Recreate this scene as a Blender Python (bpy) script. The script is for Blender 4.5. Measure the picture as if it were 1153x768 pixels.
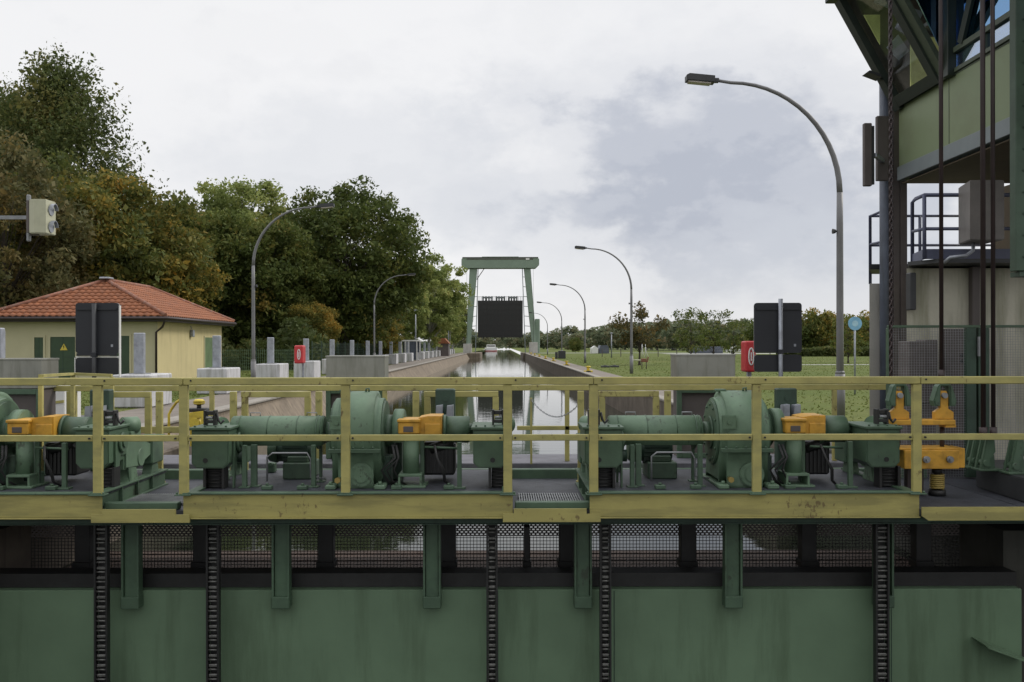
import bpy, bmesh, math, random
import numpy as np
from mathutils import Vector, Matrix
random.seed(7); RNG = np.random.default_rng(11)
R = math.radians
for _o in list(bpy.data.objects): bpy.data.objects.remove(_o)
sc = bpy.context.scene
COL = sc.collection
# ------------------------------------------------------------------ camera
F, CX, HY, EYE = 1050.0, 565.0, 389.0, 1.6       # focal (px of the 1153 px wide photo), vanishing point, eye height
cam = bpy.data.cameras.new('camera'); camo = bpy.data.objects.new('camera', cam); COL.objects.link(camo)
cam.sensor_width = 36; cam.lens = F/1153*36; cam.shift_x = (576.5-CX)/1153; cam.shift_y = (HY-384)/1153
cam.clip_start = 0.05; cam.clip_end = 6000
camo.location = (0, 0, EYE); camo.rotation_euler = (R(90), R(0.10), 0)
sc.camera = camo
# ------------------------------------------------------------------ world
SUN_EL, SUN_AZ = 38.0, 62.0       # azimuth clockwise from +Y (ahead) towards +X (right)
w = bpy.data.worlds.new('World'); sc.world = w; w.use_nodes = True
nt = w.node_tree; N = nt.nodes; L = nt.links
for n in list(N): N.remove(n)
def nn(t, **k):
    n = N.new(t)
    for a, b in k.items(): setattr(n, a, b)
    return n
out = nn('ShaderNodeOutputWorld'); bg = nn('ShaderNodeBackground'); bg.inputs[1].default_value = 0.112
L.new(bg.outputs[0], out.inputs[0])
sky = nn('ShaderNodeTexSky'); sky.sky_type = 'NISHITA'; sky.sun_disc = False
sky.sun_elevation = R(SUN_EL); sky.sun_rotation = R(SUN_AZ); sky.air_density = 1.0; sky.dust_density = 2.0
tc = nn('ShaderNodeTexCoord')
def mth(op, a, b=None, clamp=False):
    n = nn('ShaderNodeMath', operation=op); n.use_clamp = clamp
    for i, v in enumerate((a, b)):
        if v is None: continue
        if isinstance(v, (int, float)): n.inputs[i].default_value = v
        else: L.new(v, n.inputs[i])
    return n.outputs[0]
def mixc(f, a, b):
    n = nn('ShaderNodeMix', data_type='RGBA')
    if isinstance(f, (int, float)): n.inputs[0].default_value = f
    else: L.new(f, n.inputs[0])
    for i, v in ((6, a), (7, b)):
        if isinstance(v, tuple): n.inputs[i].default_value = (*v, 1)
        else: L.new(v, n.inputs[i])
    return n.outputs[2]
def ramp(src, p0, p1, ease=True):
    n = nn('ShaderNodeMapRange'); n.interpolation_type = 'SMOOTHSTEP' if ease else 'LINEAR'
    L.new(src, n.inputs[0]); n.inputs[1].default_value = p0; n.inputs[2].default_value = p1
    return n.outputs[0]
sep = nn('ShaderNodeSeparateXYZ'); L.new(tc.outputs['Generated'], sep.inputs[0])
# project the directions on a cloud layer so the clouds flatten towards the horizon
zc = mth('MAXIMUM', sep.outputs[2], 0.0); zc = mth('ADD', zc, 0.28)
cmb = nn('ShaderNodeCombineXYZ')
L.new(mth('DIVIDE', sep.outputs[0], zc), cmb.inputs[0]); L.new(mth('DIVIDE', sep.outputs[1], zc), cmb.inputs[1])
def cloudnoise(scale, det, off, rough=0.55, dist=0.3):
    m = nn('ShaderNodeMapping'); m.inputs[1].default_value = off; L.new(cmb.outputs[0], m.inputs[0])
    n = nn('ShaderNodeTexNoise'); n.inputs['Scale'].default_value = scale; n.inputs['Detail'].default_value = det
    n.inputs['Roughness'].default_value = rough; n.inputs['Distortion'].default_value = dist
    L.new(m.outputs[0], n.inputs[0]); return n.outputs[0]
n1 = cloudnoise(0.85, 9, (2.2, 4.1, 0)); n2 = cloudnoise(2.4, 8, (7.7, 1.3, 2))
def dirnoise(scale, det, off):
    m = nn('ShaderNodeMapping'); m.inputs[1].default_value = off; m.inputs[3].default_value = (1, 1, 1.7); L.new(tc.outputs['Generated'], m.inputs[0])
    n = nn('ShaderNodeTexNoise'); n.inputs['Scale'].default_value = scale; n.inputs['Detail'].default_value = det; n.inputs['Roughness'].default_value = .58
    L.new(m.outputs[0], n.inputs[0]); return n.outputs[0]
n3 = dirnoise(5.5, 10, (3.3, 1.2, 0)); n4 = dirnoise(11, 10, (0.3, 4.2, 2))
def blob(px, py, r0, r1, sx=1.0):
    v = Vector(((px-CX)/F, 1, (HY-py)/F)).normalized()
    m = nn('ShaderNodeVectorMath', operation='SUBTRACT'); L.new(tc.outputs['Generated'], m.inputs[0]); m.inputs[1].default_value = v
    s = nn('ShaderNodeVectorMath', operation='MULTIPLY'); L.new(m.outputs[0], s.inputs[0]); s.inputs[1].default_value = (sx, 1, 1.6)
    l = nn('ShaderNodeVectorMath', operation='LENGTH'); L.new(s.outputs[0], l.inputs[0])
    wob = mth('ADD', l.outputs['Value'], mth('ADD', mth('MULTIPLY', mth('SUBTRACT', n3, 0.5), 0.42), mth('MULTIPLY', mth('SUBTRACT', n4, 0.5), 0.16)))
    return ramp(wob, r1, r0)
white = (8.15, 8.15, 8.25); grey = (5.1, 5.4, 6.0); haze = (7.5, 7.45, 7.45)
c = mixc(mth('MULTIPLY', ramp(n1, 0.42, 0.72), 0.40), white, (6.5, 6.65, 7.0))
c = mixc(mth('MULTIPLY', blob(820, 205, 0.18, 0.28, 0.8), 0.45), c, (5.6, 5.8, 6.3))
c = mixc(mth('MULTIPLY', blob(815, 205, 0.10, 0.18, 0.78), 0.85), c, (3.9, 4.2, 4.95))
c = mixc(mth('MULTIPLY', blob(430, 200, 0.06, 0.16, 0.6), 0.35), c, grey)
c = mixc(mth('MULTIPLY', blob(930, 300, 0.04, 0.13, 0.6), 0.55), c, grey)
c = mixc(mth('MULTIPLY', ramp(n4, 0.50, 0.66), 0.13), c, (5.9, 6.05, 6.5))
c = mixc(mth('MULTIPLY', ramp(n3, 0.56, 0.50), 0.12), c, (9.0, 9.0, 9.1))
hz = ramp(sep.outputs[2], 0.10, -0.02); c = mixc(mth('MULTIPLY', hz, 0.6), c, haze)
c = mixc(0.96, sky.outputs[0], c)
# an overcast sky is brightest high overhead
front = ramp(sep.outputs[1], -0.55, 0.75); up = ramp(sep.outputs[2], 0.98, 0.30)
k = mth('MULTIPLY', mth('ADD', 0.90, mth('MULTIPLY', 0.10, front)), mth('ADD', 1.0, mth('MULTIPLY', 0.75, ramp(sep.outputs[2], 0.42, 0.9))))
sc_ = nn('ShaderNodeVectorMath', operation='SCALE'); L.new(c, sc_.inputs[0]); L.new(k, sc_.inputs['Scale'])
L.new(sc_.outputs[0], bg.inputs[0])
# ------------------------------------------------------------------ sun (behind the cloud)
sl = bpy.data.lights.new('sun', 'SUN'); sl.energy = 1.5; sl.angle = R(14); sl.color = (1, .95, .88)
so = bpy.data.objects.new('sun', sl); COL.objects.link(so)
d = Vector((math.sin(R(SUN_AZ))*math.cos(R(SUN_EL)), math.cos(R(SUN_AZ))*math.cos(R(SUN_EL)), math.sin(R(SUN_EL))))
so.rotation_euler = (-d).to_track_quat('-Z', 'Y').to_euler(); so.location = (30, 10, 40)
sc.view_settings.view_transform = 'Standard'; sc.view_settings.look = 'None'
sc.view_settings.exposure = 0.0; sc.view_settings.gamma = 1; sc.view_settings.use_curve_mapping = False
sc.render.engine = 'CYCLES'

# ------------------------------------------------------------------ materials
def mat(name, col, rough=.6, metal=0, var=.25, scale=3.0, dirt=None, dirt_amt=.5, streak=False, s3=None, wear=None, bump=.0, bscale=40., spec=.5, dirt_lo=.5, dirt_hi=.72, obj=False):
    m = bpy.data.materials.new(name); m.use_nodes = True; t = m.node_tree; n = t.nodes; l = t.links
    p = n['Principled BSDF']; p.inputs['Roughness'].default_value = rough; p.inputs['Metallic'].default_value = metal
    p.inputs['Specular IOR Level'].default_value = spec
    if obj: g = n.new('ShaderNodeTexCoord').outputs['Object']
    else: g = n.new('ShaderNodeNewGeometry').outputs['Position']
    def noise(sc3, sc_, det=6, off=(0, 0, 0)):
        mp = n.new('ShaderNodeMapping'); mp.inputs['Scale'].default_value = sc3; mp.inputs['Location'].default_value = off
        l.new(g, mp.inputs[0]); q = n.new('ShaderNodeTexNoise'); q.inputs['Scale'].default_value = sc_
        q.inputs['Detail'].default_value = det; q.inputs['Roughness'].default_value = .62; l.new(mp.outputs[0], q.inputs[0]); return q.outputs[0]
    a = noise((1, 1, 1), scale)
    r = n.new('ShaderNodeValToRGB'); e = r.color_ramp.elements
    e[0].position = .3; e[1].position = .72
    e[0].color = (*[c_*(1-var) for c_ in col], 1); e[1].color = (*[min(1, c_*(1+var)) for c_ in col], 1)
    l.new(a, r.inputs[0]); cur = r.outputs[0]
    if dirt:
        s3 = s3 or ((1, 1, .12) if streak else (1, 1, 1))
        b = noise(s3, scale*(4 if streak else 1.7), 8, (3.1, 5.2, 1.7))
        mr = n.new('ShaderNodeMapRange'); l.new(b, mr.inputs[0]); mr.inputs[1].default_value = dirt_lo; mr.inputs[2].default_value = dirt_hi; mr.inputs[4].default_value = dirt_amt
        mx = n.new('ShaderNodeMix'); mx.data_type = 'RGBA'; l.new(mr.outputs[0], mx.inputs[0]); l.new(cur, mx.inputs[6]); mx.inputs[7].default_value = (*dirt, 1)
        cur = mx.outputs[2]
    if wear:
        c1 = noise((1, 1, .6), 24, 10, (9.3, 2.2, 4.7)); c2 = noise((1, 1, 1), 2.1, 3, (1.3, 8.2, 2.7))
        pr = n.new('ShaderNodeMath'); pr.operation = 'MULTIPLY'; l.new(c1, pr.inputs[0]); l.new(c2, pr.inputs[1])
        mr = n.new('ShaderNodeMapRange'); l.new(pr.outputs[0], mr.inputs[0]); mr.inputs[1].default_value = .35; mr.inputs[2].default_value = .40; mr.inputs[4].default_value = .7
        mx = n.new('ShaderNodeMix'); mx.data_type = 'RGBA'; l.new(mr.outputs[0], mx.inputs[0]); l.new(cur, mx.inputs[6]); mx.inputs[7].default_value = (*wear, 1); cur = mx.outputs[2]
    l.new(cur, p.inputs['Base Color'])
    if bump:
        bn = noise((1, 1, 1), bscale, 4); bb = n.new('ShaderNodeBump'); bb.inputs['Strength'].default_value = bump; bb.inputs['Distance'].default_value = .02
        l.new(bn, bb.inputs['Height']); l.new(bb.outputs[0], p.inputs['Normal'])
    return m
M = {}
M['yellow'] = mat('yellow_paint', (.39, .35, .12), .6, var=.15, scale=4, dirt=(.22, .215, .09), dirt_amt=.6, wear=(.09, .05, .025), bump=.1, dirt_lo=.47, dirt_hi=.70, s3=(.5, 1, 1.5))
M['yellowbeam'] = mat('yellow_beam_paint', (.36, .32, .105), .6, var=.12, scale=2.2, dirt=(.19, .175, .065), dirt_amt=.6, wear=(.09, .05, .025), bump=.1, dirt_lo=.46, dirt_hi=.60, s3=(.28, 1, 2.2))
M['green'] = mat('green_machine_paint', (.068, .118, .072), .5, var=.22, scale=3, dirt=(.04, .07, .05), dirt_amt=.6, wear=(.035, .04, .028), bump=.1, bscale=60)
M['greenpale'] = mat('pale_green_paint', (.118, .19, .12), .55, var=.2, scale=3, dirt=(.06, .1, .07), dirt_amt=.5, wear=(.035, .04, .028), bump=.12, bscale=60)
M['greendark'] = mat('dark_green_paint', (.03, .06, .04), .55, var=.3, scale=3, dirt=(.015, .02, .015), bump=.1)
M['gate'] = mat('gate_green', (.13, .205, .125), .5, var=.16, scale=.9, dirt=(.06, .095, .05), dirt_amt=.55, dirt_lo=.50, dirt_hi=.68, streak=True, bump=.06, bscale=8)
M['gantry'] = mat('gantry_paint', (.20, .265, .205), .6, var=.1, scale=.5)
M['rust'] = mat('rusty_boards', (.10, .065, .05), .8, var=.4, scale=3, dirt=(.05, .035, .03))
M['black'] = mat('black_steel', (.018, .018, .018), .5, var=.3, scale=8)
M['chain'] = mat('chain_steel', (.16, .16, .15), .45, metal=.6, var=.4, scale=18, dirt=(.03, .025, .02))
M['rod'] = mat('brown_rod', (.035, .022, .022), .5, var=.3, scale=5)
M['steel'] = mat('dull_steel', (.28, .29, .30), .45, metal=.5, var=.25, scale=6, dirt=(.1, .1, .1), dirt_amt=.4)
M['galv'] = mat('galvanised', (.32, .34, .38), .45, metal=.4, var=.25, scale=5, dirt=(.2, .2, .22), dirt_amt=.6)
M['lamp'] = mat('lamp_pole_grey', (.17, .17, .175), .5, var=.15, scale=2)
M['lamphead'] = mat('lamp_head_dark', (.035, .037, .04), .5)
M['lens'] = mat('lamp_lens', (.5, .45, .4), .25)
M['cabinet'] = mat('grey_cabinet', (.27, .27, .24), .38, metal=.35, var=.12, scale=3, dirt=(.11, .11, .08), dirt_amt=.5, streak=True)
M['cabdark'] = mat('brown_grey_cabinet', (.10, .085, .08), .6, var=.15, scale=3)
M['deck'] = mat('deck_steel', (.048, .052, .064), .6, var=.3, scale=5, dirt=(.02, .02, .024), dirt_amt=.7, bump=.25, bscale=55)
M['sill'] = mat('concrete_sill', (.13, .13, .15), .75, var=.2, scale=4, dirt=(.06, .06, .06), bump=.2)
M['conc'] = mat('tower_concrete', (.56, .54, .44), .85, var=.15, scale=1.2, dirt=(.20, .20, .12), dirt_amt=.75, streak=True, bump=.3, bscale=15, dirt_lo=.42, dirt_hi=.68)
M['conclight'] = mat('pale_concrete', (.42, .41, .38), .85, var=.1, scale=2, dirt=(.25, .24, .2), dirt_amt=.5, streak=True, bump=.2)
M['block'] = mat('white_block', (.52, .52, .54), .8, var=.08, scale=2, dirt=(.30, .30, .28), dirt_amt=.7, streak=True, bump=.2, bscale=12, dirt_lo=.45, dirt_hi=.62)
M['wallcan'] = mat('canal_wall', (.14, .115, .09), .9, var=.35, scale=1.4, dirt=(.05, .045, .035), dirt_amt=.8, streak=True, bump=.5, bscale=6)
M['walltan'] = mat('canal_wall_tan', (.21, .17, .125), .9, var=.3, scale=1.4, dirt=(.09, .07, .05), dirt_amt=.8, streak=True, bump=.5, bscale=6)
M['darkconc'] = mat('dark_concrete', (.05, .05, .042), .8, var=.3, scale=2, dirt=(.02, .022, .015), streak=True, bump=.3, bscale=10)  # near-black streaked concrete, much darker than the canal walls
M['path'] = mat('quay_path', (.19, .165, .14), .9, var=.18, scale=1.2, dirt=(.10, .085, .07), dirt_amt=.6, bump=.3, bscale=25)
M['pathgrey'] = mat('quay_asphalt', (.13, .12, .125), .9, var=.2, scale=1.0, dirt=(.19, .16, .13), dirt_amt=.8, bump=.3, bscale=25)
M['kerb'] = mat('kerb_stone', (.27, .25, .22), .85, var=.2, scale=3, dirt=(.12, .1, .08))
M['road'] = mat('pale_road', (.42, .42, .40), .85, var=.1, scale=.4)
M['orange'] = mat('orange_paint', (.58, .31, .035), .45, var=.15, scale=6, dirt=(.25, .14, .02), dirt_amt=.6)
M['brightyellow'] = mat('bright_yellow', (.62, .48, .06), .5, var=.12, scale=6, dirt=(.2, .15, .04), dirt_amt=.5)
M['sign'] = mat('sign_back', (.017, .019, .025), .55, var=.2, scale=2)
M['signedge'] = mat('sign_edge', (.55, .57, .56), .5)
M['red'] = mat('red_plastic', (.50, .035, .04), .4, var=.12, scale=5)
M['white'] = mat('white_paint', (.72, .72, .70), .5, var=.06, scale=3)
M['cream'] = mat('signal_cream', (.46, .46, .33), .5, var=.06, scale=5, dirt=(.3, .3, .2), dirt_amt=.4)
M['brass'] = mat('brass_tag', (.4, .3, .1), .4, metal=.7)
M['render'] = mat('yellow_render', (.56, .48, .26), .9, var=.06, scale=.8, dirt=(.42, .36, .2), dirt_amt=.7, streak=True, bump=.1)
M['renderpale'] = mat('pale_render', (.47, .44, .29), .9, var=.06, scale=.8, bump=.1)
M['door'] = mat('green_door', (.03, .06, .028), .5, var=.2, scale=2)
M['tile'] = mat('roof_tile', (.26, .092, .038), .75, var=.28, scale=2.2, dirt=(.17, .08, .05), dirt_amt=.7)
M['fascia'] = mat('dark_fascia', (.03, .022, .02), .6)
M['bark'] = mat('bark', (.055, .045, .035), .95, var=.3, scale=6, bump=.6, bscale=14)
M['barkpale'] = mat('pale_bark', (.35, .34, .30), .9, var=.3, scale=6)
M['panel'] = mat('olive_panel', (.20, .25, .135), .5, var=.06, scale=.7, dirt=(.16, .18, .09), dirt_amt=.6)
M['trim'] = mat('grey_trim', (.20, .23, .24), .5, var=.08, scale=3)
M['frame'] = mat('dark_window_frame', (.022, .032, .024), .5)
M['framegreen'] = mat('green_window_frame', (.065, .085, .055), .5)
M['soffit'] = mat('brown_soffit', (.10, .075, .045), .8, var=.15, scale=2)
M['column'] = mat('blue_grey_column', (.085, .10, .135), .5, var=.25, scale=3, dirt=(.04, .045, .05), dirt_amt=.7, streak=True)
M['rail'] = mat('blue_grey_rail', (.09, .10, .16), .5)
M['blind'] = mat('yellow_blind', (.78, .80, .32), .7)
M['bluesign'] = mat('blue_sign', (.20, .42, .62), .4)
M['blinddark'] = mat('room_interior', (.12, .10, .085), .8)
M['spring'] = mat('spring_yellow', (.40, .30, .08), .4)
M['hedge'] = None
def grass_mat():
    m = bpy.data.materials.new('grass'); m.use_nodes = True; t = m.node_tree; n = t.nodes; l = t.links; p = n['Principled BSDF']
    g = n.new('ShaderNodeNewGeometry').outputs['Position']
    def noise(s, d=6):
        q = n.new('ShaderNodeTexNoise'); q.inputs['Scale'].default_value = s; q.inputs['Detail'].default_value = d; l.new(g, q.inputs[0]); return q.outputs[0]
    def rmp(src, stops):
        r = n.new('ShaderNodeValToRGB'); el = r.color_ramp.elements
        el[0].position, el[0].color = stops[0][0], (*stops[0][1], 1); el[1].position, el[1].color = stops[-1][0], (*stops[-1][1], 1)
        for s in stops[1:-1]: x = el.new(s[0]); x.color = (*s[1], 1)
        l.new(src, r.inputs[0]); return r.outputs[0]
    a = rmp(noise(.16), [(.3, (.085, .115, .026)), (.5, (.105, .132, .033)), (.7, (.135, .148, .048))])
    b = rmp(noise(5, 8), [(.3, (.72, .72, .72)), (.7, (1.15, 1.15, 1.08))])
    mx = n.new('ShaderNodeMix'); mx.data_type = 'RGBA'; mx.blend_type = 'MULTIPLY'; mx.inputs[0].default_value = 1; l.new(a, mx.inputs[6]); l.new(b, mx.inputs[7])
    # scattered fallen leaves
    v = n.new('ShaderNodeTexVoronoi'); v.inputs['Scale'].default_value = 3.2; l.new(g, v.inputs[0])
    lt = n.new('ShaderNodeMath'); lt.operation = 'LESS_THAN'; l.new(v.outputs['Distance'], lt.inputs[0]); lt.inputs[1].default_value = .05
    m2 = n.new('ShaderNodeMix'); m2.data_type = 'RGBA'; l.new(lt.outputs[0], m2.inputs[0]); l.new(mx.outputs[2], m2.inputs[6]); m2.inputs[7].default_value = (.17, .13, .04, 1)
    l.new(m2.outputs[2], p.inputs['Base Color']); p.inputs['Roughness'].default_value = .95; p.inputs['Specular IOR Level'].default_value = .15
    bb = n.new('ShaderNodeBump'); bb.inputs['Strength'].default_value = .6; bb.inputs['Distance'].default_value = .05; l.new(noise(18, 6), bb.inputs['Height']); l.new(bb.outputs[0], p.inputs['Normal'])
    return m
M['grass'] = grass_mat()
def water_mat():
    m = bpy.data.materials.new('water'); m.use_nodes = True; t = m.node_tree; n = t.nodes; l = t.links; p = n['Principled BSDF']
    p.inputs['Base Color'].default_value = (.022, .028, .018, 1); p.inputs['Roughness'].default_value = .03; p.inputs['IOR'].default_value = 1.33
    g = n.new('ShaderNodeNewGeometry').outputs['Position']
    def noise(s3, s, d):
        mp = n.new('ShaderNodeMapping'); mp.inputs['Scale'].default_value = s3; l.new(g, mp.inputs[0])
        q = n.new('ShaderNodeTexNoise'); q.inputs['Scale'].default_value = s; q.inputs['Detail'].default_value = d; l.new(mp.outputs[0], q.inputs[0]); return q.outputs[0]
    a = noise((.7, 1.3, 1), 2.4, 3); b = noise((.5, .9, 1), .35, 2)
    ad = n.new('ShaderNodeMath'); ad.operation = 'ADD'; l.new(a, ad.inputs[0])
    ml = n.new('ShaderNodeMath'); ml.operation = 'MULTIPLY'; l.new(b, ml.inputs[0]); ml.inputs[1].default_value = .5; l.new(ml.outputs[0], ad.inputs[1])
    bb = n.new('ShaderNodeBump'); bb.inputs['Strength'].default_value = .16; bb.inputs['Distance'].default_value = .015; l.new(ad.outputs[0], bb.inputs['Height']); l.new(bb.outputs[0], p.inputs['Normal'])
    return m
M['water'] = water_mat()
def glass_mat(name, tint, mixv, gl=(.75, .85, 1)):
    m = bpy.data.materials.new(name); m.use_nodes = True; t = m.node_tree; n = t.nodes; l = t.links
    n.remove(n['Principled BSDF']); o = n['Material Output']
    tr = n.new('ShaderNodeBsdfTransparent'); tr.inputs[0].default_value = (*tint, 1)
    g = n.new('ShaderNodeBsdfGlossy'); g.inputs['Roughness'].default_value = .02; g.inputs[0].default_value = (*gl, 1)
    mx = n.new('ShaderNodeMixShader'); mx.inputs[0].default_value = mixv; l.new(tr.outputs[0], mx.inputs[1]); l.new(g.outputs[0], mx.inputs[2]); l.new(mx.outputs[0], o.inputs[0])
    return m
M['glass'] = glass_mat('clear_glass', (.92, .95, .92), .07)
M['bluglass'] = glass_mat('blue_glass', (.12, .26, .42), .55, (.33, .58, .92))
M['skyglass'] = glass_mat('light_glass', (.45, .6, .8), .45)
def leaf_mat(name, stops, nscale=.25, transl=.35):
    m = bpy.data.materials.new(name); m.use_nodes = True; t = m.node_tree; n = t.nodes; l = t.links
    p = n['Principled BSDF']; o = n['Material Output']; p.inputs['Roughness'].default_value = .7; p.inputs['Specular IOR Level'].default_value = .25
    at = n.new('ShaderNodeAttribute'); at.attribute_name = 'tone'
    g = n.new('ShaderNodeNewGeometry').outputs['Position']; q = n.new('ShaderNodeTexNoise'); q.inputs['Scale'].default_value = nscale; q.inputs['Detail'].default_value = 3; l.new(g, q.inputs[0])
    a = n.new('ShaderNodeMath'); a.operation = 'MULTIPLY_ADD'; l.new(q.outputs[0], a.inputs[0]); a.inputs[1].default_value = 1.1; a.inputs[2].default_value = -.3
    b = n.new('ShaderNodeMath'); b.operation = 'MULTIPLY_ADD'; l.new(at.outputs['Fac'], b.inputs[0]); b.inputs[1].default_value = .65; l.new(a.outputs[0], b.inputs[2])
    r = n.new('ShaderNodeValToRGB'); el = r.color_ramp.elements
    el[0].position, el[0].color = stops[0][0], (*stops[0][1], 1); el[1].position, el[1].color = stops[-1][0], (*stops[-1][1], 1)
    for s in stops[1:-1]: x = el.new(s[0]); x.color = (*s[1], 1)
    l.new(b.outputs[0], r.inputs[0]); l.new(r.outputs[0], p.inputs['Base Color'])
    tr = n.new('ShaderNodeBsdfTranslucent'); l.new(r.outputs[0], tr.inputs[0])
    mx = n.new('ShaderNodeMixShader'); mx.inputs[0].default_value = transl; l.new(p.outputs[0], mx.inputs[1]); l.new(tr.outputs[0], mx.inputs[2]); l.new(mx.outputs[0], o.inputs[0])
    return m
GREEN = [(.1, (0.045, 0.065, 0.018)), (.5, (0.085, 0.115, 0.028)), (.8, (0.150, 0.165, 0.040)), (1, (0.270, 0.200, 0.050))]
MIX = [(.1, (0.055, 0.073, 0.022)), (.42, (0.109, 0.134, 0.034)), (.66, (0.207, 0.183, 0.042)), (.9, (0.401, 0.267, 0.049)), (1, (0.462, 0.243, 0.042))]
BROWN = [(.1, (0.060, 0.071, 0.030)), (.45, (0.119, 0.119, 0.048)), (.8, (0.202, 0.155, 0.060)), (1, (0.309, 0.214, 0.060))]
POP = [(.1, (.13, .17, .055)), (.5, (.23, .28, .085)), (.85, (.35, .37, .12)), (1, (.45, .38, .13))]
DARK = [(.1, (0.047, 0.065, 0.021)), (.6, (0.087, 0.112, 0.033)), (1, (0.199, 0.176, 0.053))]
RUST = [(.05, (.05, .06, .03)), (.5, (.09, .085, .035)), (.8, (.17, .12, .04)), (1, (.30, .15, .04))]
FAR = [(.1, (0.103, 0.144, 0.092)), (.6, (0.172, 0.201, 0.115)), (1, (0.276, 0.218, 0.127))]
LM = {k: leaf_mat('leaves_'+k, v) for k, v in dict(green=GREEN, mix=MIX, brown=BROWN, poplar=POP, dark=DARK, rust=RUST, far=FAR).items()}

# ------------------------------------------------------------------ helpers
def tag(o, label=None, cat=None, group=None, kind=None):
    if label: o['label'] = label
    if cat: o['category'] = cat
    if group: o['group'] = group
    if kind: o['kind'] = kind
    return o
def thing(name, label, cat, loc=(0, 0, 0), group=None, rz=0):
    o = bpy.data.objects.new(name, None); COL.objects.link(o); o.location = loc; o.rotation_euler = (0, 0, rz); o.empty_display_size = .2
    return tag(o, label, cat, group)
ROOT = {}
def at(x, y, Y): return Vector(((x-CX)/F*Y, Y, EYE-(y-HY)/F*Y))
def XZ(x, Y): return (x-CX)/F*Y
def ZZ(y, Y): return EYE-(y-HY)/F*Y
class MB:
    """collects shapes in world coordinates; build() links them as one mesh whose origin is its root's location"""
    def __init__(s): s.bm = bmesh.new()
    def merge(s, b, mtx=None, smooth=False):
        if mtx is not None: b.transform(mtx)
        if smooth:
            for f in b.faces: f.smooth = True
        me = bpy.data.meshes.new('t'); b.to_mesh(me); b.free(); s.bm.from_mesh(me); bpy.data.meshes.remove(me); return s
    def box(s, x0, x1, y0, y1, z0, z1, bev=0.0, mtx=None, seg=1):
        b = bmesh.new(); bmesh.ops.create_cube(b, size=1)
        b.transform(Matrix.Translation(((x0+x1)/2, (y0+y1)/2, (z0+z1)/2)) @ Matrix.Diagonal((abs(x1-x0), abs(y1-y0), abs(z1-z0), 1)))
        if bev: bmesh.ops.bevel(b, geom=list(b.edges), offset=bev, segments=seg, affect='EDGES', profile=.5)
        return s.merge(b, mtx)
    def cyl(s, p0, p1, r, r2=None, n=20, bev=0, cap=True):
        p0, p1 = Vector(p0), Vector(p1); v = p1-p0; b = bmesh.new()
        bmesh.ops.create_cone(b, cap_ends=cap, segments=n, radius1=r, radius2=r if r2 is None else r2, depth=v.length)
        if bev:
            ed = [e for e in b.edges if abs(e.verts[0].co.z-e.verts[1].co.z) < 1e-6]
            bmesh.ops.bevel(b, geom=ed, offset=bev, segments=2, affect='EDGES')
        for f in b.faces:
            if abs(f.normal.z) < .9: f.smooth = True
        q = v.to_track_quat('Z', 'Y').to_matrix().to_4x4()
        return s.merge(b, Matrix.Translation((p0+p1)/2) @ q)
    def tube(s, pts, r, n=10, r2=None, closed=False):
        pts = [Vector(p) for p in pts]; m = len(pts); b = bmesh.new(); rings = []; up = Vector((0, 0, 1)); prev = None
        for i, p in enumerate(pts):
            if closed: t = pts[(i+1) % m]-pts[i-1]
            else: t = pts[min(i+1, m-1)]-pts[max(i-1, 0)]
            t.normalize()
            a = (prev - t*prev.dot(t)) if prev is not None else (t.cross(up) if abs(t.z) < .95 else t.cross(Vector((1, 0, 0))))
            a.normalize(); prev = a; c = t.cross(a)
            rr = r if r2 is None else r+(r2-r)*i/(m-1)
            rings.append([b.verts.new(p+(a*math.cos(2*math.pi*j/n)+c*math.sin(2*math.pi*j/n))*rr) for j in range(n)])
        for i in range(m if closed else m-1):
            A, B = rings[i], rings[(i+1) % m]
            for j in range(n):
                f = b.faces.new((A[j], A[(j+1) % n], B[(j+1) % n], B[j])); f.smooth = True
        if not closed: b.faces.new(rings[0][::-1]); b.faces.new(rings[-1])
        bmesh.ops.recalc_face_normals(b, faces=b.faces)
        return s.merge(b)
    def prism(s, poly, axis, a0, a1, bev=0, smooth=False, seg=2):
        """poly: 2D outline; axis 'x' -> (y,z) outline, 'y' -> (x,z), 'z' -> (x,y)"""
        b = bmesh.new()
        def v3(p, a): return (a, p[0], p[1]) if axis == 'x' else (p[0], a, p[1]) if axis == 'y' else (p[0], p[1], a)
        A = [b.verts.new(v3(p, a0)) for p in poly]; B = [b.verts.new(v3(p, a1)) for p in poly]
        fa = b.faces.new(A); fb = b.faces.new(B[::-1]); n = len(poly)
        for i in range(n): b.faces.new((A[i], B[i], B[(i+1) % n], A[(i+1) % n]))
        bmesh.ops.recalc_face_normals(b, faces=b.faces)
        if bev: bmesh.ops.bevel(b, geom=list(set(fa.edges) | set(fb.edges)), offset=bev, segments=seg, affect='EDGES')
        return s.merge(b, smooth=smooth)
    def quad(s, *ps):
        b = bmesh.new(); b.faces.new([b.verts.new(p) for p in ps]); return s.merge(b)
    def bar(s, p0, p1, wx, wz):
        p0, p1 = Vector(p0), Vector(p1); v = p1-p0; b = bmesh.new(); bmesh.ops.create_cube(b, size=1)
        q = v.to_track_quat('Y', 'Z').to_matrix().to_4x4()
        return s.merge(b, Matrix.Translation((p0+p1)/2) @ q @ Matrix.Diagonal((wx, v.length, wz, 1)))
    def build(s, name, m, parent=None, loc=None):
        me = bpy.data.meshes.new(name); off = Vector(loc) if loc is not None else Vector((0, 0, 0))
        if parent is not None:
            off = Vector(ROOT.get(parent.name, parent.location))
        s.bm.transform(Matrix.Translation(-off)); s.bm.to_mesh(me); s.bm.free()
        me.materials.append(M[m] if isinstance(m, str) else m)
        o = bpy.data.objects.new(name, me); COL.objects.link(o)
        if parent is not None: o.parent = parent
        else: o.location = off
        ROOT[o.name] = off
        return o
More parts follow.
